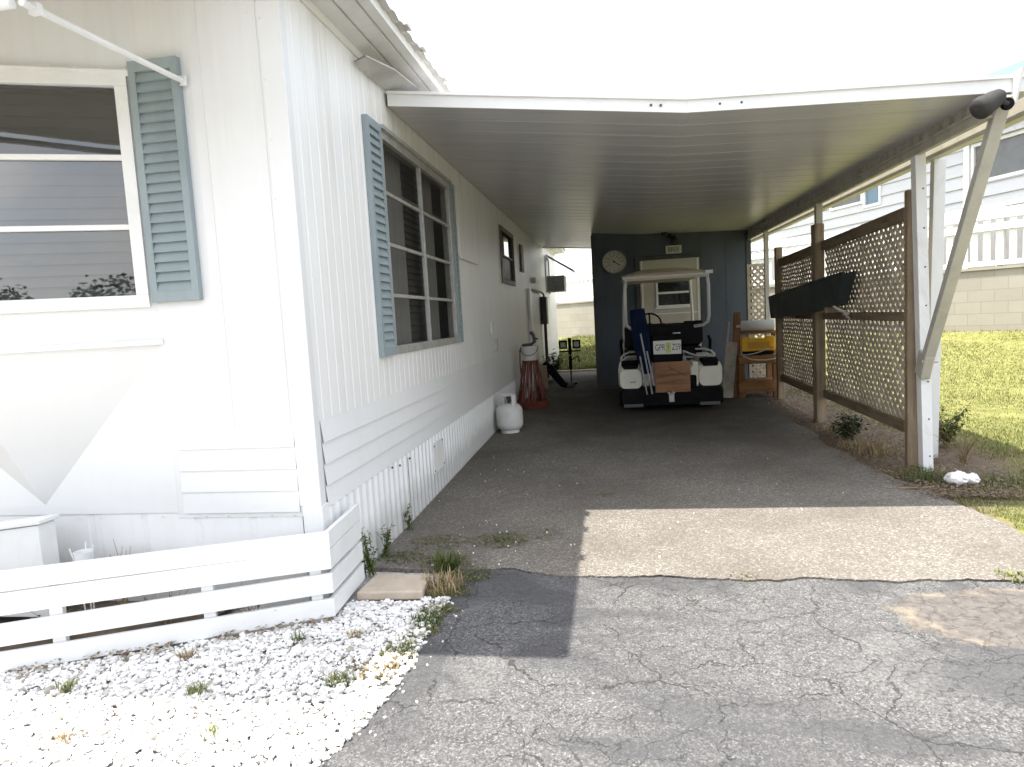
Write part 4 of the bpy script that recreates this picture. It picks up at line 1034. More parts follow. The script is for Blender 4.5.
text_mesh('lettering', 'I', .08, M['plate_ink'], pl, Matrix.Translation((-.012, -.0155, .832)) @ FACING, .001, .7)
m = MB(); m.tube([(.17, .05, .775), (.26, .02, .735), (.36, .06, .70), (.5, .2, .69)], .014, 8); m.tube([(.17, .05, .775), (.19, .0, .70), (.20, -.005, .62)], .009, 6); m.tube([(.27, .0, .66), (.275, -.01, .58)], .014, 6); m.build('strap', M['alu'], gc, smooth=True)
m = MB(); m.box(-.52, -.44, -.006, .004, .385, .41); m.build('side_badge', simple('faded_badge', (.42, .42, .40), .5), gc)
# load strapped to the back
pn = MB(); pn.box(-.222, .222, -.016, .016, .0, .395)
pn = pn.build('wood_panel', M['cardboard'], bevel=.004, loc=(.74, 8.865, CZ+.255)); pn.rotation_euler = (R(-5), 0, 0)
tag(pn, 'square brown wood grain panel leaning on the golf cart rear', 'panel')
m = MB()
for (a, b) in (((-.05, -.0185, .33), (.17, -.0185, .20)), ((-.12, -.0185, .27), (.05, -.0185, .30)), ((-.18, -.0185, .12), (.12, -.0185, .155))): m.bar(a, b, .006, .004)
m.build('crack', simple('dark_crack', (.07, .03, .015), .8), pn)
fc = thing('folding_chairs', 'navy folding camp chairs with aluminium legs propped on the golf cart', 'folding chairs', (.435, 8.80, CZ+.25))
fc.rotation_euler = (R(-4), R(-6), 0)
m = MB(); secs = []
for (z, x0, x1, d) in ((.26, -.02, .06, .03), (.42, -.075, .085, .05), (.62, -.11, .105, .06), (.80, -.115, .11, .065), (1.0, -.105, .10, .06), (1.10, -.095, .10, .05)):
    P = []
    for k in range(14):
        a = 2*math.pi*k/14; cx = (x0+x1)/2; rx = (x1-x0)/2; j = 1+.12*noise.noise((k*.9, z*4, 2))
        P.append((cx+rx*j*math.cos(a), d*j*math.sin(a), z))
    secs.append(P)
shell(m, secs); m.build('canvas', M['navy'], fc, smooth=True)
for (x0, x1, y0, z0, z1) in ((-.03, -.05, -.055, .0, .50), (.035, -.0, -.065, .0, .78), (.075, .045, -.05, .10, .55)):
    m = MB(); m.tube([(x0, y0, z0), ((x0+x1)/2, y0-.012, (z0+z1)/2), (x1, y0-.02, z1)], .011, 8); m.build('leg', M['alu'], fc, smooth=True)

# ------------------------------------------------------------------ workbench corner
wb = thing('workbench', 'rough pine workbench with a lower shelf beside the golf cart', 'workbench', (2.035, 9.95, .06))
m = MB(); m.box(-.29, .27, -.06, .42, .545, .60); m.box(-.29, .27, -.082, -.06, .48, .60); m.build('bench_top', M['bench'], wb, bevel=.006)
m = MB(); m.box(-.30, .28, -.05, .42, .20, .235); m.box(-.30, .28, -.072, -.05, .08, .235); m.build('shelf', M['bench'], wb, bevel=.006)
for (x, y) in ((-.245, 0), (.225, 0), (-.245, .38), (.225, .38)):
    m = MB(); m.box(x-.045, x+.045, y-.03, y+.03, -.01, .54); m.build('leg', M['bench_z'], wb, bevel=.004)
m = MB(); m.box(-.27, -.22, .18, .22, .60, .93); m.box(.21, .27, .18, .22, .60, .93); m.box(-.29, .29, .12, .34, .89, .92); m.build('upper_rack', M['bench_z'], wb, bevel=.004)
yt = thing('tool_case', 'yellow plastic tool case standing on the pine workbench', 'tool case', (2.015, 9.93, .662+.005))
m = MB(); P = []
m.prism([(-.215, .0), (.215, 0), (.225, .02), (.225, .185), (.20, .205), (.12, .205), (.10, .18), (-.10, .18), (-.12, .205), (-.21, .205), (-.225, .18), (-.225, .02)], lambda p, t: (p[0], -.06+.11*t, p[1]+.05)); m.build('case_body', M['yellow'], yt, bevel=.012)
m = MB(); m.box(-.15, .15, -.066, -.06, .09, .18); m.box(.16, .2, -.067, -.06, .08, .11); m.build('face_panel', simple('dark_yellow_panel', (.55, .28, .02), .45), yt, bevel=.003)
m = MB(); m.box(-.20, .20, -.055, .05, .0, .05); m.build('foot', M['black'], yt)
rl = MB(); rl.lathe([(0, -.27), (.075, -.27), (.082, -.25), (.082, .25), (.075, .27), (.03, .27), (.03, .2)], (0, 0, 0), 24, M=Matrix.Rotation(R(90), 3, 'Y'))
rl = rl.build('foam_roll', M['greyroll'], smooth=True, loc=(2.01, 10.15, .982+.082)); tag(rl, 'grey roll lying on the rack above the yellow tool case', 'roll')
m = MB(); m.tube([(1.78, 9.875, .675), (1.86, 9.86, .672), (1.98, 9.87, .69), (2.10, 9.86, .73), (2.15, 9.87, .745)], .009, 6); m.tube([(1.80, 9.87, .655), (1.92, 9.862, .60), (2.08, 9.862, .585), (2.22, 9.862, .60), (2.33, 9.86, .68)], .010, 6)
tag(m.build('cord', M['rope'], smooth=True), 'pale cord looped over the front edge of the workbench', 'cord')
for (x, w, h, mat, lab, tlt, nm) in ((1.665, .13, .80, M['print'], 'faded printed board leaning between golf cart and workbench', 7, 'leaning_board'), (1.755, .10, 1.22, M['bench_z'], 'tall narrow brown plank leaning beside the workbench', 4, 'leaning_plank')):
    m = MB(); m.box(-w/2, w/2, -.015, .015, 0, h); 
    if nm == 'leaning_board': m.box(-w/2-.03, -w/2, -.02, .015, -.0, h+.28)
    o = m.build(nm, mat, bevel=.003, loc=(x-.06, 9.98, .06 if nm == 'leaning_plank' else .30)); o.rotation_euler = (R(-6), R(tlt), 0); tag(o, lab, 'board')
    if nm == 'leaning_board': o.location = (1.60, 9.96, .06)
# ------------------------------------------------------------------ things along the home wall
pt = thing('propane_tank', 'white propane tank standing against the skirting', 'propane tank', (-1.235, 7.76, .036))
m = MB(); m.lathe([(0, .02), (.08, .022), (.13, .045), (.155, .085), (.158, .12), (.158, .245), (.15, .285), (.125, .32), (.08, .338), (0, .345)], n=32); m.build('tank_body', M['tank'], pt, smooth=True)
m = MB(); m.lathe([(.10, 0), (.108, 0), (.108, .035), (.10, .035), (.10, 0)], n=28); m.build('foot_ring', M['tank'], pt, smooth=True)
m = MB(); nn = 26
for (r0, r1) in ((.085, .092),):
    vs = []; fs = []
    for k in range(nn+1):
        a = R(-60+300*k/nn); zt = .445 if not (6 < k < 11 or 15 < k < 20) else .445
        for r, z in ((r0, .33), (r1, .33), (r1, zt), (r0, zt)): vs.append((r*math.cos(a), r*math.sin(a), z))
    for k in range(nn):
        if 9 <= k <= 11 or 16 <= k <= 18:
            pass
        for j in range(4): fs.append((k*4+j, k*4+(j+1) % 4, (k+1)*4+(j+1) % 4, (k+1)*4+j))
    m.add(vs, fs)
m.build('collar', M['tank'], pt, smooth=True)
m = MB(); m.lathe([(.018, .34), (.018, .39), (.03, .395), (.03, .42), (0, .425)], n=12); m.tube([(0, 0, .38), (.05, -.03, .38)], .012, 8); m.build('valve', M['greybox'], pt, smooth=True)
m = MB(); m.lathe([(.1585, .172), (.161, .175), (.161, .178), (.1585, .181)], n=32); m.build('seam', M['tank'], pt, smooth=True)

hs = thing('hose_stand', 'dark red hose looped on a stand beside the home wall', 'garden hose', (-1.19, 9.65, .057))
m = MB()
for a in (20, 140, 260):
    m.tube([(.20*math.cos(R(a)), .17*math.sin(R(a)), 0), (.11*math.cos(R(a)), .10*math.sin(R(a)), .70)], .011, 8)
m.tube([(.11*math.cos(2*math.pi*k/16), .10*math.sin(2*math.pi*k/16), .68) for k in range(16)], .010, 6, closed=True); m.build('frame', M['hose'], hs, smooth=True)
m = MB()
for q in range(8):
    a = q*.79-2.9; r = .16+.02*math.sin(q*2.2); pts = []
    for k in range(11):
        t = k/10; z = .70-.66*math.sin(math.pi*t)*(.82+.16*random.random()); spread = math.sin(math.pi*t)
        aa = a + (t-.5)*.55; rr = .10+(.10+.02*random.random())*spread
        pts.append((rr*math.cos(aa), rr*.85*math.sin(aa), max(.02, z)))
    m.tube(pts, .013, 6)
for q in range(5): m.tube([((.215+.008*q)*math.cos(2*math.pi*k/24), (.18+.008*q)*math.sin(2*math.pi*k/24), .016+.022*q+.006*math.sin(k+q)) for k in range(24)], .013, 6, closed=True)
m.build('hose', M['hose'], hs, smooth=True)
bk = thing('bucket', 'white bucket sitting on top of the red hose stand', 'bucket', (-1.19, 9.65, .755))
m = MB(); m.lathe([(0, .0), (.105, .0), (.125, .19), (.132, .19), (.132, .205), (.118, .205), (.098, .012), (0, .012)], n=24); m.build('pail', M['bucket'], bk, smooth=True)
m = MB(); m.tube([(.13*math.cos(R(a)), -.03-.10*math.sin(R(a)), .19-.12*math.sin(R(a))) for a in range(0, 181, 15)], .005, 6); m.build('handle', M['greybox'], bk, smooth=True)
nz = thing('hose_sprayer', 'dark hose sprayer lying on the rim of the white bucket', 'sprayer', (-1.18, 9.64, .96))
m = MB(); m.tube([(-.11, 0, .015), (.02, 0, .02), (.07, 0, .06), (.06, 0, .15), (.02, 0, .20)], [.02, .022, .026, .022, .03], 8); m.tube([(.06, 0, .12), (.12, .0, .09)], .012, 6); m.build('nozzle', M['greybox'], nz, smooth=True)
m = MB(); m.tube([(-.11, 0, .015), (-.15, .0, -.06), (-.16, .02, -.25), (-.15, .02, -.5)], .011, 6); m.build('hose_end', M['hose'], nz, smooth=True)

mt = thing('electrical_box', 'dark electrical box and conduit fixed to the home wall', 'electrical box', (XW, 0, 0))
m = MB(); m.box(.005, .13, 13.85, 14.15, 1.22, 1.78); m.build('box_body', M['greybox'], mt, bevel=.008)
m = MB(); m.tube([(.07, 14.0, .08), (.07, 14.0, 1.22)], .033, 10); m.tube([(.04, 12.0, 1.86), (.055, 13.0, 1.87), (.06, 13.7, 1.86), (.07, 13.95, 1.83), (.07, 14.0, 1.77)], .022, 8); m.build('conduit', M['conduit'], mt, smooth=True)
m = MB(); m.box(.004, .05, 11.75, 12.1, .62, 1.88); m.build('cable_cover', M['trim'], mt, bevel=.006)
m = MB(); m.lathe([(0, .09), (.05, .08), (.055, .02), (.055, 0)], (.0, 12.55, 2.05), 14, M=Matrix.Rotation(R(90), 3, 'Y')); m.build('lamp', M['frame_w'], mt, smooth=True)
gb = thing('leaf_blower', 'black yard tool leaning on the wall at the end of the drive', 'yard tool', (-1.14, 12.1, .085))
m = MB(); m.tube([(.30, -.02, .03), (.22, -.02, .06), (.02, 0, .32), (-.10, 0, .46)], [.05, .06, .075, .05], 12); m.tube([(-.02, 0, .36), (.05, -.09, .40), (.10, -.06, .26)], .016, 8); m.build('tool_body', M['black'], gb, smooth=True)
m = MB(); m.box(-.20, -.05, -.09, .09, .0, .42); m.build('carton', simple('tan_carton', (.34, .25, .17), .8, var=.15), gb, bevel=.006)
m = MB(); m.tube([(.30, -.02, .03), (.42, -.04, .025)], [.05, .03], 10); m.build('muzzle', M['greybox'], gb, smooth=True)
gs_ = thing('garden_lamp', 'black twin head garden lamp on a stake behind the carport', 'garden lamp', (-.80, 12.65, .09))
m = MB(); m.tube([(0, 0, 0), (0, 0, .66)], .013, 8); m.box(-.20, .20, -.012, .012, .60, .625); m.box(-.03, .03, -.02, .02, .55, .86); m.build('stake', M['black'], gs_)
for s in (-1, 1):
    m = MB(); x = s*.125
    for (a, b, c, d) in ((-.075, .075, .0, .03), (-.075, .075, .13, .16), (-.075, -.048, .03, .13), (.048, .075, .03, .13)): m.box(x+a, x+b, -.03, .03, .66+c, .66+d)
    lh = m.build('lamp_head', M['black'], gs_); m = MB(); m.box(x-.047, x+.047, -.004, .004, .69, .79); m.build('lens', M['frame_w'], lh)
m = MB(); m.box(-.03, .03, -.03, .03, .27, .52); m.tube([(.03, 0, .45), (.14, .02, .52), (.17, .03, .40)], .014, 6); m.lathe([(0, 0), (.12, 0), (.10, .03), (0, .04)], n=16); m.build('tap_head', M['black'], gs_)

# ------------------------------------------------------------------ slatted white fence, planter, paver
FA = Vector((-1.35, 2.91)); FD = Vector((-.9153, -.4028)).normalized(); FN = Vector((FD.y, -FD.x))
if FN.y > 0: FN = -FN
wf_ = thing('slatted_fence', 'low white slatted fence wrapping the corner of the home', 'fence')
ff = lambda t, o_, z: (FA.x+FD.x*t+FN.x*o_, FA.y+FD.y*t+FN.y*o_, z)
fr = lambda t, o_, z: (FA.x-.012+o_, FA.y+t, z)
RZ = ((.330, .415), (.232, .326), (.116, .210), (.006, .092))
for i, (z0, z1) in enumerate(RZ):
    m = MB(); L_ = 3.4; nseg = 14
    for k in range(nseg):
        pass
    sag = lambda t: .006*math.sin(t*1.3+i) + .012*t*(1 if i in (0, 1) else -.4)*.5
    P = [t*L_/nseg for t in range(nseg+1)]
    q = lambda t, o_, z: Vector(ff(t, o_, z+sag(t)))
    secs = [[q(t, -.011, z0), q(t, .011, z0), q(t, .011, z1), q(t, -.011, z1)] for t in P]
    shell(m, secs); m.build('slat', M['trim'], wf_, bevel=.002)
    m = MB(); d = .012*(i-1.5)*0
    m.prism([(-.0, z0), (.395-.006*i*0, z0+.022), (.395, z1+.022), (-.0, z1)], lambda p, t: fr(p[0], -.011+.022*t, p[1])); m.build('slat', M['trim'], wf_, bevel=.002)
for t in (.05, .52, 1.12, 1.9, 2.7):
    m = MB(); lbox(m, ff, t, t+.05, -.055, -.0125, -.02, .40); m.build('post', M['trim'], wf_, bevel=.002)
bx = thing('planter_box', 'white wooden box with a sloping lid behind the slatted fence', 'planter box', (-3.05, 2.78, 0))
m = MB(); m.prism([(-.6, .05), (.315, .05), (.315, .505), (-.6, .40)], lambda p, t: (p[0], .10*t-.02, p[1])); m.build('box_body', M['trim'], bx, bevel=.004)
m = MB(); m.prism([(-.62, .405), (.335, .512), (.335, .532), (-.62, .425)], lambda p, t: (p[0], -.03+.12*t, p[1])); m.build('lid', M['trim'], bx, bevel=.003)
for a in (-.5, .2):
    m = MB(); m.box(a, a+.08, -.01, .07, 0, .05); m.build('foot', M['wood_dk'], bx)
jr = thing('plant_pot', 'small milky plastic pot on a wire stand behind the fence', 'plant pot', (-2.60, 2.86, .012))
m = MB(); m.lathe([(0, .235), (.036, .235), (.046, .33), (.042, .33), (.034, .245), (0, .245)], n=18); m.build('pot', M['jar'], jr, smooth=True)
m = MB(); 
for a in (0, 120, 240): m.tube([(.02*math.cos(R(a)), .02*math.sin(R(a)), 0), (.03*math.cos(R(a)), .03*math.sin(R(a)), .23), (.058*math.cos(R(a)), .058*math.sin(R(a)), .36)], .0035, 6)
m.lathe([(.034, .223), (.058, .226), (.058, .234), (.034, .234)], n=18); m.build('wire_stand', M['trim'], jr, smooth=True)
def twigs(name, label, cat, x, y, n, h, mat, spread=.12, z=.01, leaves=0, lm=None, group=None, lsz=.018):
    t = thing(name, label, cat, (x, y, z), group=group)
    m = MB(); tips = []
    for i in range(n):
        a = random.uniform(0, 6.3); l = h*random.uniform(.55, 1.0); s = spread*random.uniform(.2, 1)
        p = [Vector((0, 0, 0)) + Vector((random.uniform(-.03, .03), random.uniform(-.03, .03), -.005))]
        for k in (1, 2, 3): p.append(p[0]*0 + Vector((s*math.cos(a)*(k/3)**1.4 + random.uniform(-.012, .012), s*math.sin(a)*(k/3)**1.4 + random.uniform(-.012, .012), l*k/3)))
        m.tube(p, [.0024, .002, .0015, .001], 5); tips.append(p)
    m.build('stem', mat, t)
    if leaves:
        m = MB()
        for i in range(leaves):
            p = random.choice(tips); f = random.uniform(.15, .999)*3; k = min(2, int(f)); c = p[k].lerp(p[k+1], f-k)
            s = lsz*random.uniform(.6, 1.3); e = Matrix.Translation(c) @ Matrix.Rotation(random.uniform(0, 6.3), 4, 'Z') @ Matrix.Rotation(random.uniform(-.7, .9), 4, 'Y')
            m.add([e @ Vector(v) for v in ((0, 0, 0), (s*.5, -s*.32, s*.1), (s*1.2, 0, s*.02), (s*.5, s*.32, s*.1))], [(0,1,2), (0,2,3)])
        m.build('leaf', lm, t)
    return t
twigs('dry_stems', 'bare dry twigs sticking up behind the fence', 'dry plant', -2.44, 2.9, 9, .40, M['twig'], .09)
tuft_spots = [(-2.15, 2.78, .20, 40, 'leafy dark weed behind the slats of the white fence'), (-2.55, 2.62, .16, 30, 'low green weed seen through the lowest gap of the white fence'), (-1.75, 2.85, .13, 18, 'straggly weed behind the white fence near its corner')]
for (x, y, h, n_, lab) in tuft_spots: twigs('weed', lab, 'weed', x, y, 9, h, M['twig'], .22, .012, n_, M['weedm'], 'weeds behind the slatted fence')
pv = MB(); pv.prism([(-.17, -.12), (.165, -.10), (.15, .12), (-.155, .13)], lambda p, t: (p[0], p[1], .045*t)); pv = pv.build('paver_stone', M['paver'], bevel=.008, loc=(-1.155, 3.235, -.012)); tag(pv, 'tan concrete paver lying at the end of the white fence', 'paver')
def tuft(name, label, cat, x, y, n, h, rad, mat, z=0., group=None, w=.004):
    m = MB()
    for i in range(n):
        a = random.uniform(0, 6.3); r = rad*random.random()**.7
        blade(m, r*math.cos(a), r*math.sin(a), -.01, h*random.uniform(.4, 1.1), w*random.uniform(.6, 1.2), random.uniform(.2, 1.1), random.uniform(0, 6.3))
    o = m.build(name, mat, loc=(x, y, z)); return tag(o, label, cat, group)
G1 = 'weeds along the home wall'
twigs('weed', 'tall leafy weed growing against the skirting by the fence end', 'weed', -1.37, 3.42, 12, .26, M['weedm'], .07, 0, 170, M['weedm'], G1, .024)
twigs('weed', 'thin weed at the skirting just beyond the paver', 'weed', -1.38, 3.72, 9, .20, M['weedm'], .06, 0, 110, M['weedm'], G1, .022)
twigs('weed', 'small weed at the skirting seam farther from the fence', 'weed', -1.385, 4.22, 7, .17, M['weedm'], .05, 0, 70, M['weedm'], G1, .020)
G2 = 'grass tufts along the slab edge'
tuft('grass_tuft', 'bright upright grass tuft just behind the tan paver', 'grass tuft', -.96, 3.52, 150, .13, .07, M['weedm'], 0, G2)
tuft('grass_tuft', 'flattened dry grass tuft over the right edge of the paver', 'grass tuft', -.93, 3.28, 170, .10, .11, M['strawm'], 0, G2)
tuft('grass_tuft', 'low mossy green patch on the dark asphalt beside the home', 'grass tuft', -.72, 4.0, 260, .03, .15, M['weedm'], 0, G2)
tuft('grass_tuft', 'small mossy patch on the asphalt closest to the skirting', 'grass tuft', -1.12, 4.02, 130, .025, .11, M['weedm'], 0, G2)
tuft('grass_tuft', 'green weedy tuft at the gravel edge beside the shaded asphalt', 'grass tuft', -.90, 2.88, 170, .06, .08, M['weedm'], -.01, G2)
tuft('grass_tuft', 'yellow green tuft where the gravel meets the sunlit asphalt', 'grass tuft', -.94, 2.62, 170, .05, .08, M['grassm'], -.01, G2)
tuft('grass_tuft', 'yellowish weedy tuft with brown bits amid the gravel edge', 'grass tuft', -1.0, 2.44, 190, .05, .10, M['strawm'], -.01, G2)
tuft('grass_tuft', 'pale dry tuft in the gravel left of the asphalt corner', 'grass tuft', -1.10, 2.36, 90, .05, .06, M['grassm'], -.005, G2)
tuft('grass_tuft', 'single grass tuft on the slab joint at the right', 'grass tuft', 1.83, 3.42, 110, .04, .07, M['grassm'], 0, G2)
G3 = 'tufts in the white gravel'
for (x, y, lab, mt_, n_) in ((-2.18, 2.24, 'tall yellowish tuft in the sunlit gravel at left', M['grassm'], 90), (-1.63, 2.25, 'yellow tuft on the gravel shade line', M['grassm'], 80), (-1.42, 2.68, 'small green tuft in the shaded gravel', M['weedm'], 40), (-1.18, 2.72, 'tiny dry tuft in the shaded gravel near the fence corner', M['strawm'], 40), (-1.93, 1.93, 'lone pale tuft deep in the sunlit gravel', M['strawm'], 40), (-1.42, 2.0, 'faint dry tuft on bright gravel right of centre', M['grassm'], 50), (-1.85, 2.52, 'dry brown tuft by the fence foot', M['strawm'], 60)):
    tuft('gravel_tuft', lab, 'grass tuft', x, y, n_, .06, .035, mt_, -.005, G3, .0028)

m = MB()
def creep(x, y, n, r, h, zz=0.):
    for i in range(n):
        a = random.uniform(0, 6.3); q = r*random.random()**.6
        bx_, by_ = x+q*math.cos(a), y+q*.8*math.sin(a)
        if bx_ < XW+.03: continue
        zb = gz(by_) if by_ > joint_y(bx_) else -.016
        if random.random() < .55: blade(m, bx_, by_, zb-.004, h*random.uniform(.3, 1.1), .0022, random.uniform(.4, 1.2), random.uniform(0, 6.3))
        else:
            s_ = random.uniform(.005, .012); e = Matrix.Translation((bx_, by_, zb+random.uniform(.002, h*.6))) @ Matrix.Rotation(random.uniform(0, 6.3), 4, 'Z') @ Matrix.Rotation(random.uniform(-.6, .6), 4, 'X')
            m.add([e @ Vector(v) for v in ((-s_, 0, 0), (0, -.5*s_, .001), (s_, 0, .002), (0, .5*s_, .001))], [(0,1,2,3)])
for (x, y, n_, r_, h_) in ((-1.0, 3.62, 420, .16, .05), (-.84, 3.44, 420, .15, .045), (-.75, 3.98, 520, .19, .022), (-1.12, 3.95, 420, .20, .022), (-1.28, 3.7, 300, .14, .03), (-.45, 4.1, 160, .14, .015), (-.88, 3.22, 420, .12, .05), (-.87, 3.0, 300, .09, .045), (-.89, 2.78, 260, .08, .04), (-.93, 2.58, 240, .08, .035), (-1.0, 2.42, 260, .09, .035), (-1.06, 2.33, 160, .07, .03), (.6, 3.40, 60, .1, .015), (-.1, 5.0, 60, .08, .01)): creep(x, y, n_, r_, h_)
tag(m.build('weeds', leaf_mat('creeping_weeds', (.06, .075, .02), (.13, .14, .04), (.30, .24, .10), .2)), 'mossy weeds creeping along the gravel edge and the slab corner', 'weeds', kind='stuff')
# right side plants
def bush(name, label, x, y, rad, h, n, mat, lsz, z):
    t = thing(name, label, 'bush', (x, y, z)); m = MB(); tips = []
    for i in range(16):
        a = random.uniform(0, 6.3); r = rad*random.uniform(.3, 1); l = h*random.uniform(.5, 1)
        p = [Vector((0, 0, -.01)), Vector((r*.4*math.cos(a), r*.4*math.sin(a), l*.6)), Vector((r*math.cos(a), r*math.sin(a), l))]; m.tube(p, [.006, .004, .002], 5); tips.append(p)
    m.build('stem', M['twig'], t); m = MB()
    for i in range(n):
        p = random.choice(tips); f = random.uniform(.3, 1.99); k = int(f); c = p[k].lerp(p[k+1], f-k) + Vector((random.gauss(0, .025), random.gauss(0, .025), random.gauss(0, .02)))
        s = lsz*random.uniform(.6, 1.3); e = Matrix.Translation(c) @ Matrix.Rotation(random.uniform(0, 6.3), 4, 'Z') @ Matrix.Rotation(random.uniform(-.6, .8), 4, 'Y')
        m.add([e @ Vector(v) for v in ((0, 0, 0), (s*.5, -s*.4, s*.1), (s*1.2, 0, -s*.1), (s*.5, s*.4, s*.1))], [(0,1,2), (0,2,3)])
    m.build('leaf', mat, t); return t
bush('bush', 'dark green bush growing below the lattice beside the drive', 2.22, 6.85, .27, .25, 620, M['bushm'], .034, .02)
bush('bush', 'leafy olive weed bush behind the white carport posts', 2.86, 6.35, .24, .36, 560, M['weedm'], .03, .02)
bush('bush', 'pale leafy shrub on the bank beyond the drive end', -1.18, 13.4, .30, .62, 240, M['weedm'], .07, .1)
tuft('straw_clump', 'low dry straw heap below the lattice beyond the dark bush', 'dry grass', 2.24, 7.3, 240, .10, .2, M['strawm'], .02, None, .003)
tuft('straw_clump', 'flattened straw heap between the dark bush and the brown post', 'dry grass', 2.2, 6.5, 260, .11, .2, M['strawm'], .01, None, .003)
tuft('straw_clump', 'dry straw clump at the foot of the brown fence post', 'dry grass', 2.24, 6.15, 260, .16, .17, M['strawm'], .0, None, .003)
tuft('grass_clump', 'drooping green grass clump in front of the white post', 'grass tuft', 2.25, 5.28, 260, .13, .18, M['weedm'], 0, None, .003)
twigs('dead_plant', 'brown dead weed stalks just right of the white posts', 'dry plant', 2.72, 5.75, 34, .26, M['twig'], .26, .01)
twigs('dead_plant', 'brown dead weed stalks between dark bush and brown post', 'dry plant', 2.2, 6.2, 30, .22, M['twig'], .24, .01)
tuft('grass_clump', 'mixed grass clump just right of the plastic bag', 'grass tuft', 2.66, 5.2, 200, .07, .18, M['weedm'], 0, None, .003)
m = MB(); secs = []
bmi = bmesh.new(); bmesh.ops.create_icosphere(bmi, subdivisions=3, radius=1)
for c, r in (((0, 0, .035), (.075, .06, .05)), ((.10, .01, .025), (.05, .045, .042))):
    m.add([Vector((c[0]+v.co.x*r[0]*(1+.35*noise.noise(v.co*2.2+Vector(c)*30)), c[1]+v.co.y*r[1]*(1+.35*noise.noise(v.co*2.2)), max(.0, c[2]+v.co.z*r[2]*(1+.4*noise.noise(v.co*3)))) ) for v in bmi.verts], [tuple(v.index for v in f.verts) for f in bmi.faces])
bmi.free()
tag(m.build('plastic_bag', M['bag'], smooth=True, loc=(2.38, 5.12, .012)), 'crumpled white plastic bag on the dirt near the white post', 'plastic bag')
sk = MB(); sk.tube([(1.95, 5.02, .012), (2.1, 5.0, .016), (2.22, 5.03, .02)], [.008, .007, .004], 6); tag(sk.build('stick', M['twig']), 'thin dry stick lying on the asphalt edge', 'stick')

# ------------------------------------------------------------------ beyond: retaining wall, railing, neighbour house, far trees
RA = math.atan2(WD.y, WD.x)
bw = MB(); bw.box(-5.5, 14.5, 0, .2, -.1, 1.735); o = bw.build('block_wall', M['block'], loc=(WP.x, WP.y, 0)); o.rotation_euler = (0, 0, RA)
bw = MB(); 
tag(o, 'beige concrete block retaining wall below the white railing', 'wall')
if (Matrix.Rotation(RA, 3, 'Z') @ Vector((0, 1, 0))).xy.dot(WN) > 0:
    off = .2
cpn = MB(); cpn.box(-5.5, 14.5, -.03, .23, 1.735, 1.775); c_ = cpn.build('wall_cap', M['block'], o)
rlg = thing('porch_railing', 'white picket railing on top of the block wall', 'railing', (WP.x, WP.y, 0), RA)
for (z0, z1, y0, y1, nm) in ((1.80, 1.88, .146, .18, 'bottom_rail'), (2.38, 2.50, .146, .18, 'middle_rail'), (2.57, 2.74, .146, .18, 'top_rail')):
    m = MB(); m.box(-5.5, 14.5, y0, y1, z0, z1); m.build(nm, M['railing'], rlg, bevel=.004)
m = MB(); x = -5.45
while x < 14.4: m.box(x, x+.105, .122, .145, 1.82, 2.72); x += .19
m.build('picket_panel', M['railing'], rlg)
for x in (-5.5, -3.1, -.7, 1.7, 4.1, 6.5, 8.9, 11.3, 13.7):
    m = MB(); m.box(x, x+.12, .0, .12, 1.775, 2.80); m.build('post', M['railing'], rlg, bevel=.006)
B = R(8.68+13)
nh = thing('neighbour_house', 'white lap sided neighbour house with a blue roof beyond the lawn', 'house', (6.85, 14.43, 0), B)   # local +Y runs along the wall, -X faces us
def nwall(m, t0, t1, z0, z1, holes):
    zs = sorted({z0, z1, *[h[2] for h in holes], *[h[3] for h in holes]})
    h = .24
    zz = z0
    cuts_z = []
    while zz < z1: cuts_z.append(zz); zz += h
    for za in cuts_z:
        zb = min(za+h, z1)
        lv = sorted({za, zb, *[z for z in zs if za < z < zb]})
        for a, b in zip(lv, lv[1:]):
            spans = []; c = t0
            for hh in sorted(q for q in holes if q[2] <= a+1e-6 and q[3] >= b-1e-6): spans.append((c, hh[0])); c = hh[1]
            spans.append((c, t1))
            oa = -.035*(1-(a-za)/h); ob = -.035*(1-(b-za)/h)
            for s0, s1 in spans:
                m.strip([(oa, s0, a), (oa, s1, a)], [(ob, s0, b), (ob, s1, b)])
                if abs(a-za) < 1e-6: m.strip([(.004, s0, a), (.004, s1, a)], [(oa, s0, a), (oa, s1, a)])
NW = (-1.75, -.18, 3.46, 4.09); NS = (2.2, 2.62, 3.50, 3.99)
m = MB(); nwall(m, -6, 13, .5, 4.82, [NW, NS, (2.75, 3.75, 3.62, 3.95)]); m.box(.03, 6, -6, 13, .5, 4.8); m.build('wall', M['white_s'], nh)
m = MB(); m.box(-.06, -.001, -5.9, -.11, .45, 2.72); m.box(-.06, -.001, .03, 12.9, .45, 2.72); m.build('skirting', simple('grey_porch_shade', (.30, .30, .30), .8, var=.1), nh)  # added grey sheet, not skirting: paints the porch shade behind the picket gaps
m = MB(); m.box(-.07, .0, -.10, .02, .5, 4.8); m.build('corner_board', M['railing'], nh)
for W_, mt_ in ((NW, M['scr']), (NS, M['pane_b']), ((2.75, 3.75, 3.62, 3.95), M['scr'])):
    m = MB(); a, b, z0, z1 = W_
    for (p, q, r, s) in ((a-.06, a, z0-.06, z1+.06), (b, b+.06, z0-.06, z1+.06), (a, b, z1, z1+.06), (a, b, z0-.06, z0)): m.box(-.045, .01, p, q, r, s)
    w_ = m.build('window', M['railing'], nh); m = MB(); m.box(.0, .02, a, b, z0, z1); m.build('pane', mt_, w_)
m = MB(); m.box(-.14, -.0, -1.9, -.1, 4.16, 4.22); m.build('window_hood', M['frame_g'], nh)
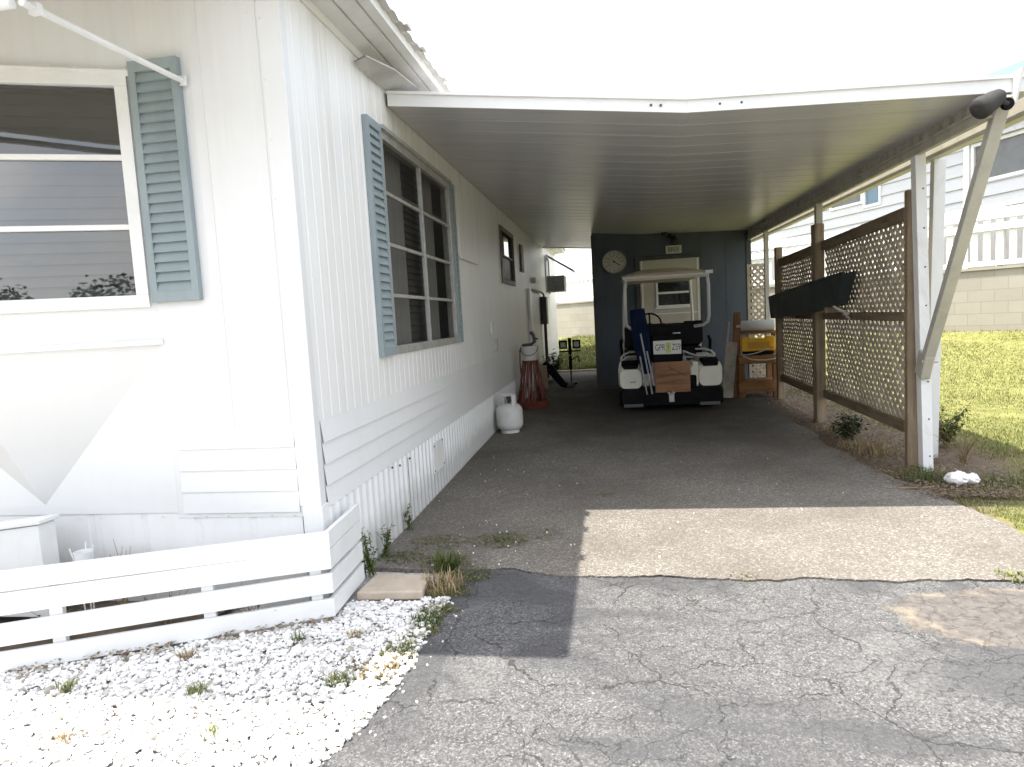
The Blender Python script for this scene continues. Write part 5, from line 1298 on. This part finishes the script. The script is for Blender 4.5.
m = MB(); m.prism([(-.45, 4.74), (3.2, 6.30), (6.4, 4.74), (6.4, 4.86), (3.2, 6.42), (-.45, 4.86)], lambda p, t: (p[0], -6.4+20*t, p[1])); m.build('roof', M['blue_roof'], nh)
m = MB(); m.box(-.52, -.45, -6.4, 13.6, 4.70, 4.86); m.build('gutter', M['railing'], nh)
# tree line across the road, behind the viewer: seen only mirrored in the front window
def tree(x, y, h, rad, i):
    labs = ('broad', 'tall', 'rounded', 'spreading')
    t = thing('tree', '', 'tree'); t.location = (x, y, -.05)
    return t
m = MB()
for i in range(15):
    x = -14+2.5*i+random.uniform(-.8, .8); y = -30+random.uniform(-3, 3); h = random.uniform(4.4, 6.4)
    for k in range(2600):
        v = Vector((random.gauss(0, 1), random.gauss(0, 1), random.gauss(0, 1))).normalized()*random.random()**.4
        v *= 1+.35*noise.noise(v*2.2+Vector((i*3.1, 0, 0)))
        c = Vector((x+v.x*2.1, y+v.y*1.8, h*.5+v.z*h*.5)); s = random.uniform(.08, .19)
        e = Matrix.Translation(c) @ Matrix.Rotation(random.uniform(0, 6.3), 4, 'Z') @ Matrix.Rotation(random.uniform(0, 3.1), 4, 'X')
        m.add([e @ Vector(q) for q in ((-s, 0, 0), (0, -s*.6, .05), (s, 0, 0), (0, s*.6, .05))], [(0,1,2,3)])
tag(m.build('woods', M['treem']), 'far tree line across the road, mirrored in the front window', 'woods', kind='stuff')

# ------------------------------------------------------------------ light, sky, camera
SUN = Vector((-.29, -.045, 1)).normalized()
el = math.asin(SUN.z); az = math.atan2(SUN.x, SUN.y)
w = bpy.data.worlds.new('World'); sc.world = w; w.use_nodes = True; nt = w.node_tree
sky = nt.nodes.new('ShaderNodeTexSky'); sky.sky_type = 'NISHITA'; sky.sun_disc = False; sky.sun_elevation = el; sky.sun_rotation = az
sky.air_density = 1.0; sky.dust_density = 3.0; sky.ozone_density = 1.0
bg = nt.nodes['Background']
tcw = nt.nodes.new('ShaderNodeTexCoord'); mpw = nt.nodes.new('ShaderNodeMapping'); mpw.inputs['Scale'].default_value = (1.3, 1.3, 3.2); mpw.inputs['Location'].default_value = (.35, .1, .2)
nt.links.new(tcw.outputs['Generated'], mpw.inputs[0])
cn = noise_t(nt, mpw.outputs[0], 1.35, 9, .58, .35)
cov = ramp(nt, cn, [(.36, g3(.10)), (.56, g3(.95))])
nt.links.new(mixc(nt, cov, sky.outputs[0], (4.6, 4.6, 4.6)), bg.inputs[0]); bg.inputs[1].default_value = .15
sd = bpy.data.lights.new('sun', 'SUN'); sd.energy = 3.0; sd.angle = R(.53); sd.color = (1, .95, .87)
so = bpy.data.objects.new('sun', sd); COL.objects.link(so); so.rotation_euler = SUN.to_track_quat('Z', 'Y').to_euler(); so.location = (-5, 0, 12)

cam = bpy.data.cameras.new('camera'); co = bpy.data.objects.new('camera', cam); COL.objects.link(co); sc.camera = co
yaw, pitch, roll = R(8.67942), R(5.39583), R(-3.24670)
fwd = Vector((-math.sin(yaw), math.cos(yaw), 0)); rgt = Vector((math.cos(yaw), math.sin(yaw), 0)); up = Vector((0, 0, 1))
f2 = fwd*math.cos(pitch) - up*math.sin(pitch); u2 = up*math.cos(pitch) + fwd*math.sin(pitch)
r3 = rgt*math.cos(roll) + u2*math.sin(roll); u3 = u2*math.cos(roll) - rgt*math.sin(roll)
co.matrix_world = Matrix(((r3.x, u3.x, -f2.x, 0), (r3.y, u3.y, -f2.y, 0), (r3.z, u3.z, -f2.z, 1.35), (0, 0, 0, 1)))
cam.sensor_width = 36; cam.lens = 675/1024*36; cam.clip_start = .05; cam.clip_end = 600

sc.render.engine = 'CYCLES'
sc.cycles.use_denoising = True
sc.cycles.max_bounces = 8; sc.cycles.diffuse_bounces = 5; sc.cycles.transparent_max_bounces = 12
sc.cycles.sample_clamp_indirect = 8
vs = sc.view_settings; vs.view_transform = 'Standard'; vs.look = 'None'; vs.exposure = 1.76; vs.gamma = 1; vs.use_curve_mapping = False
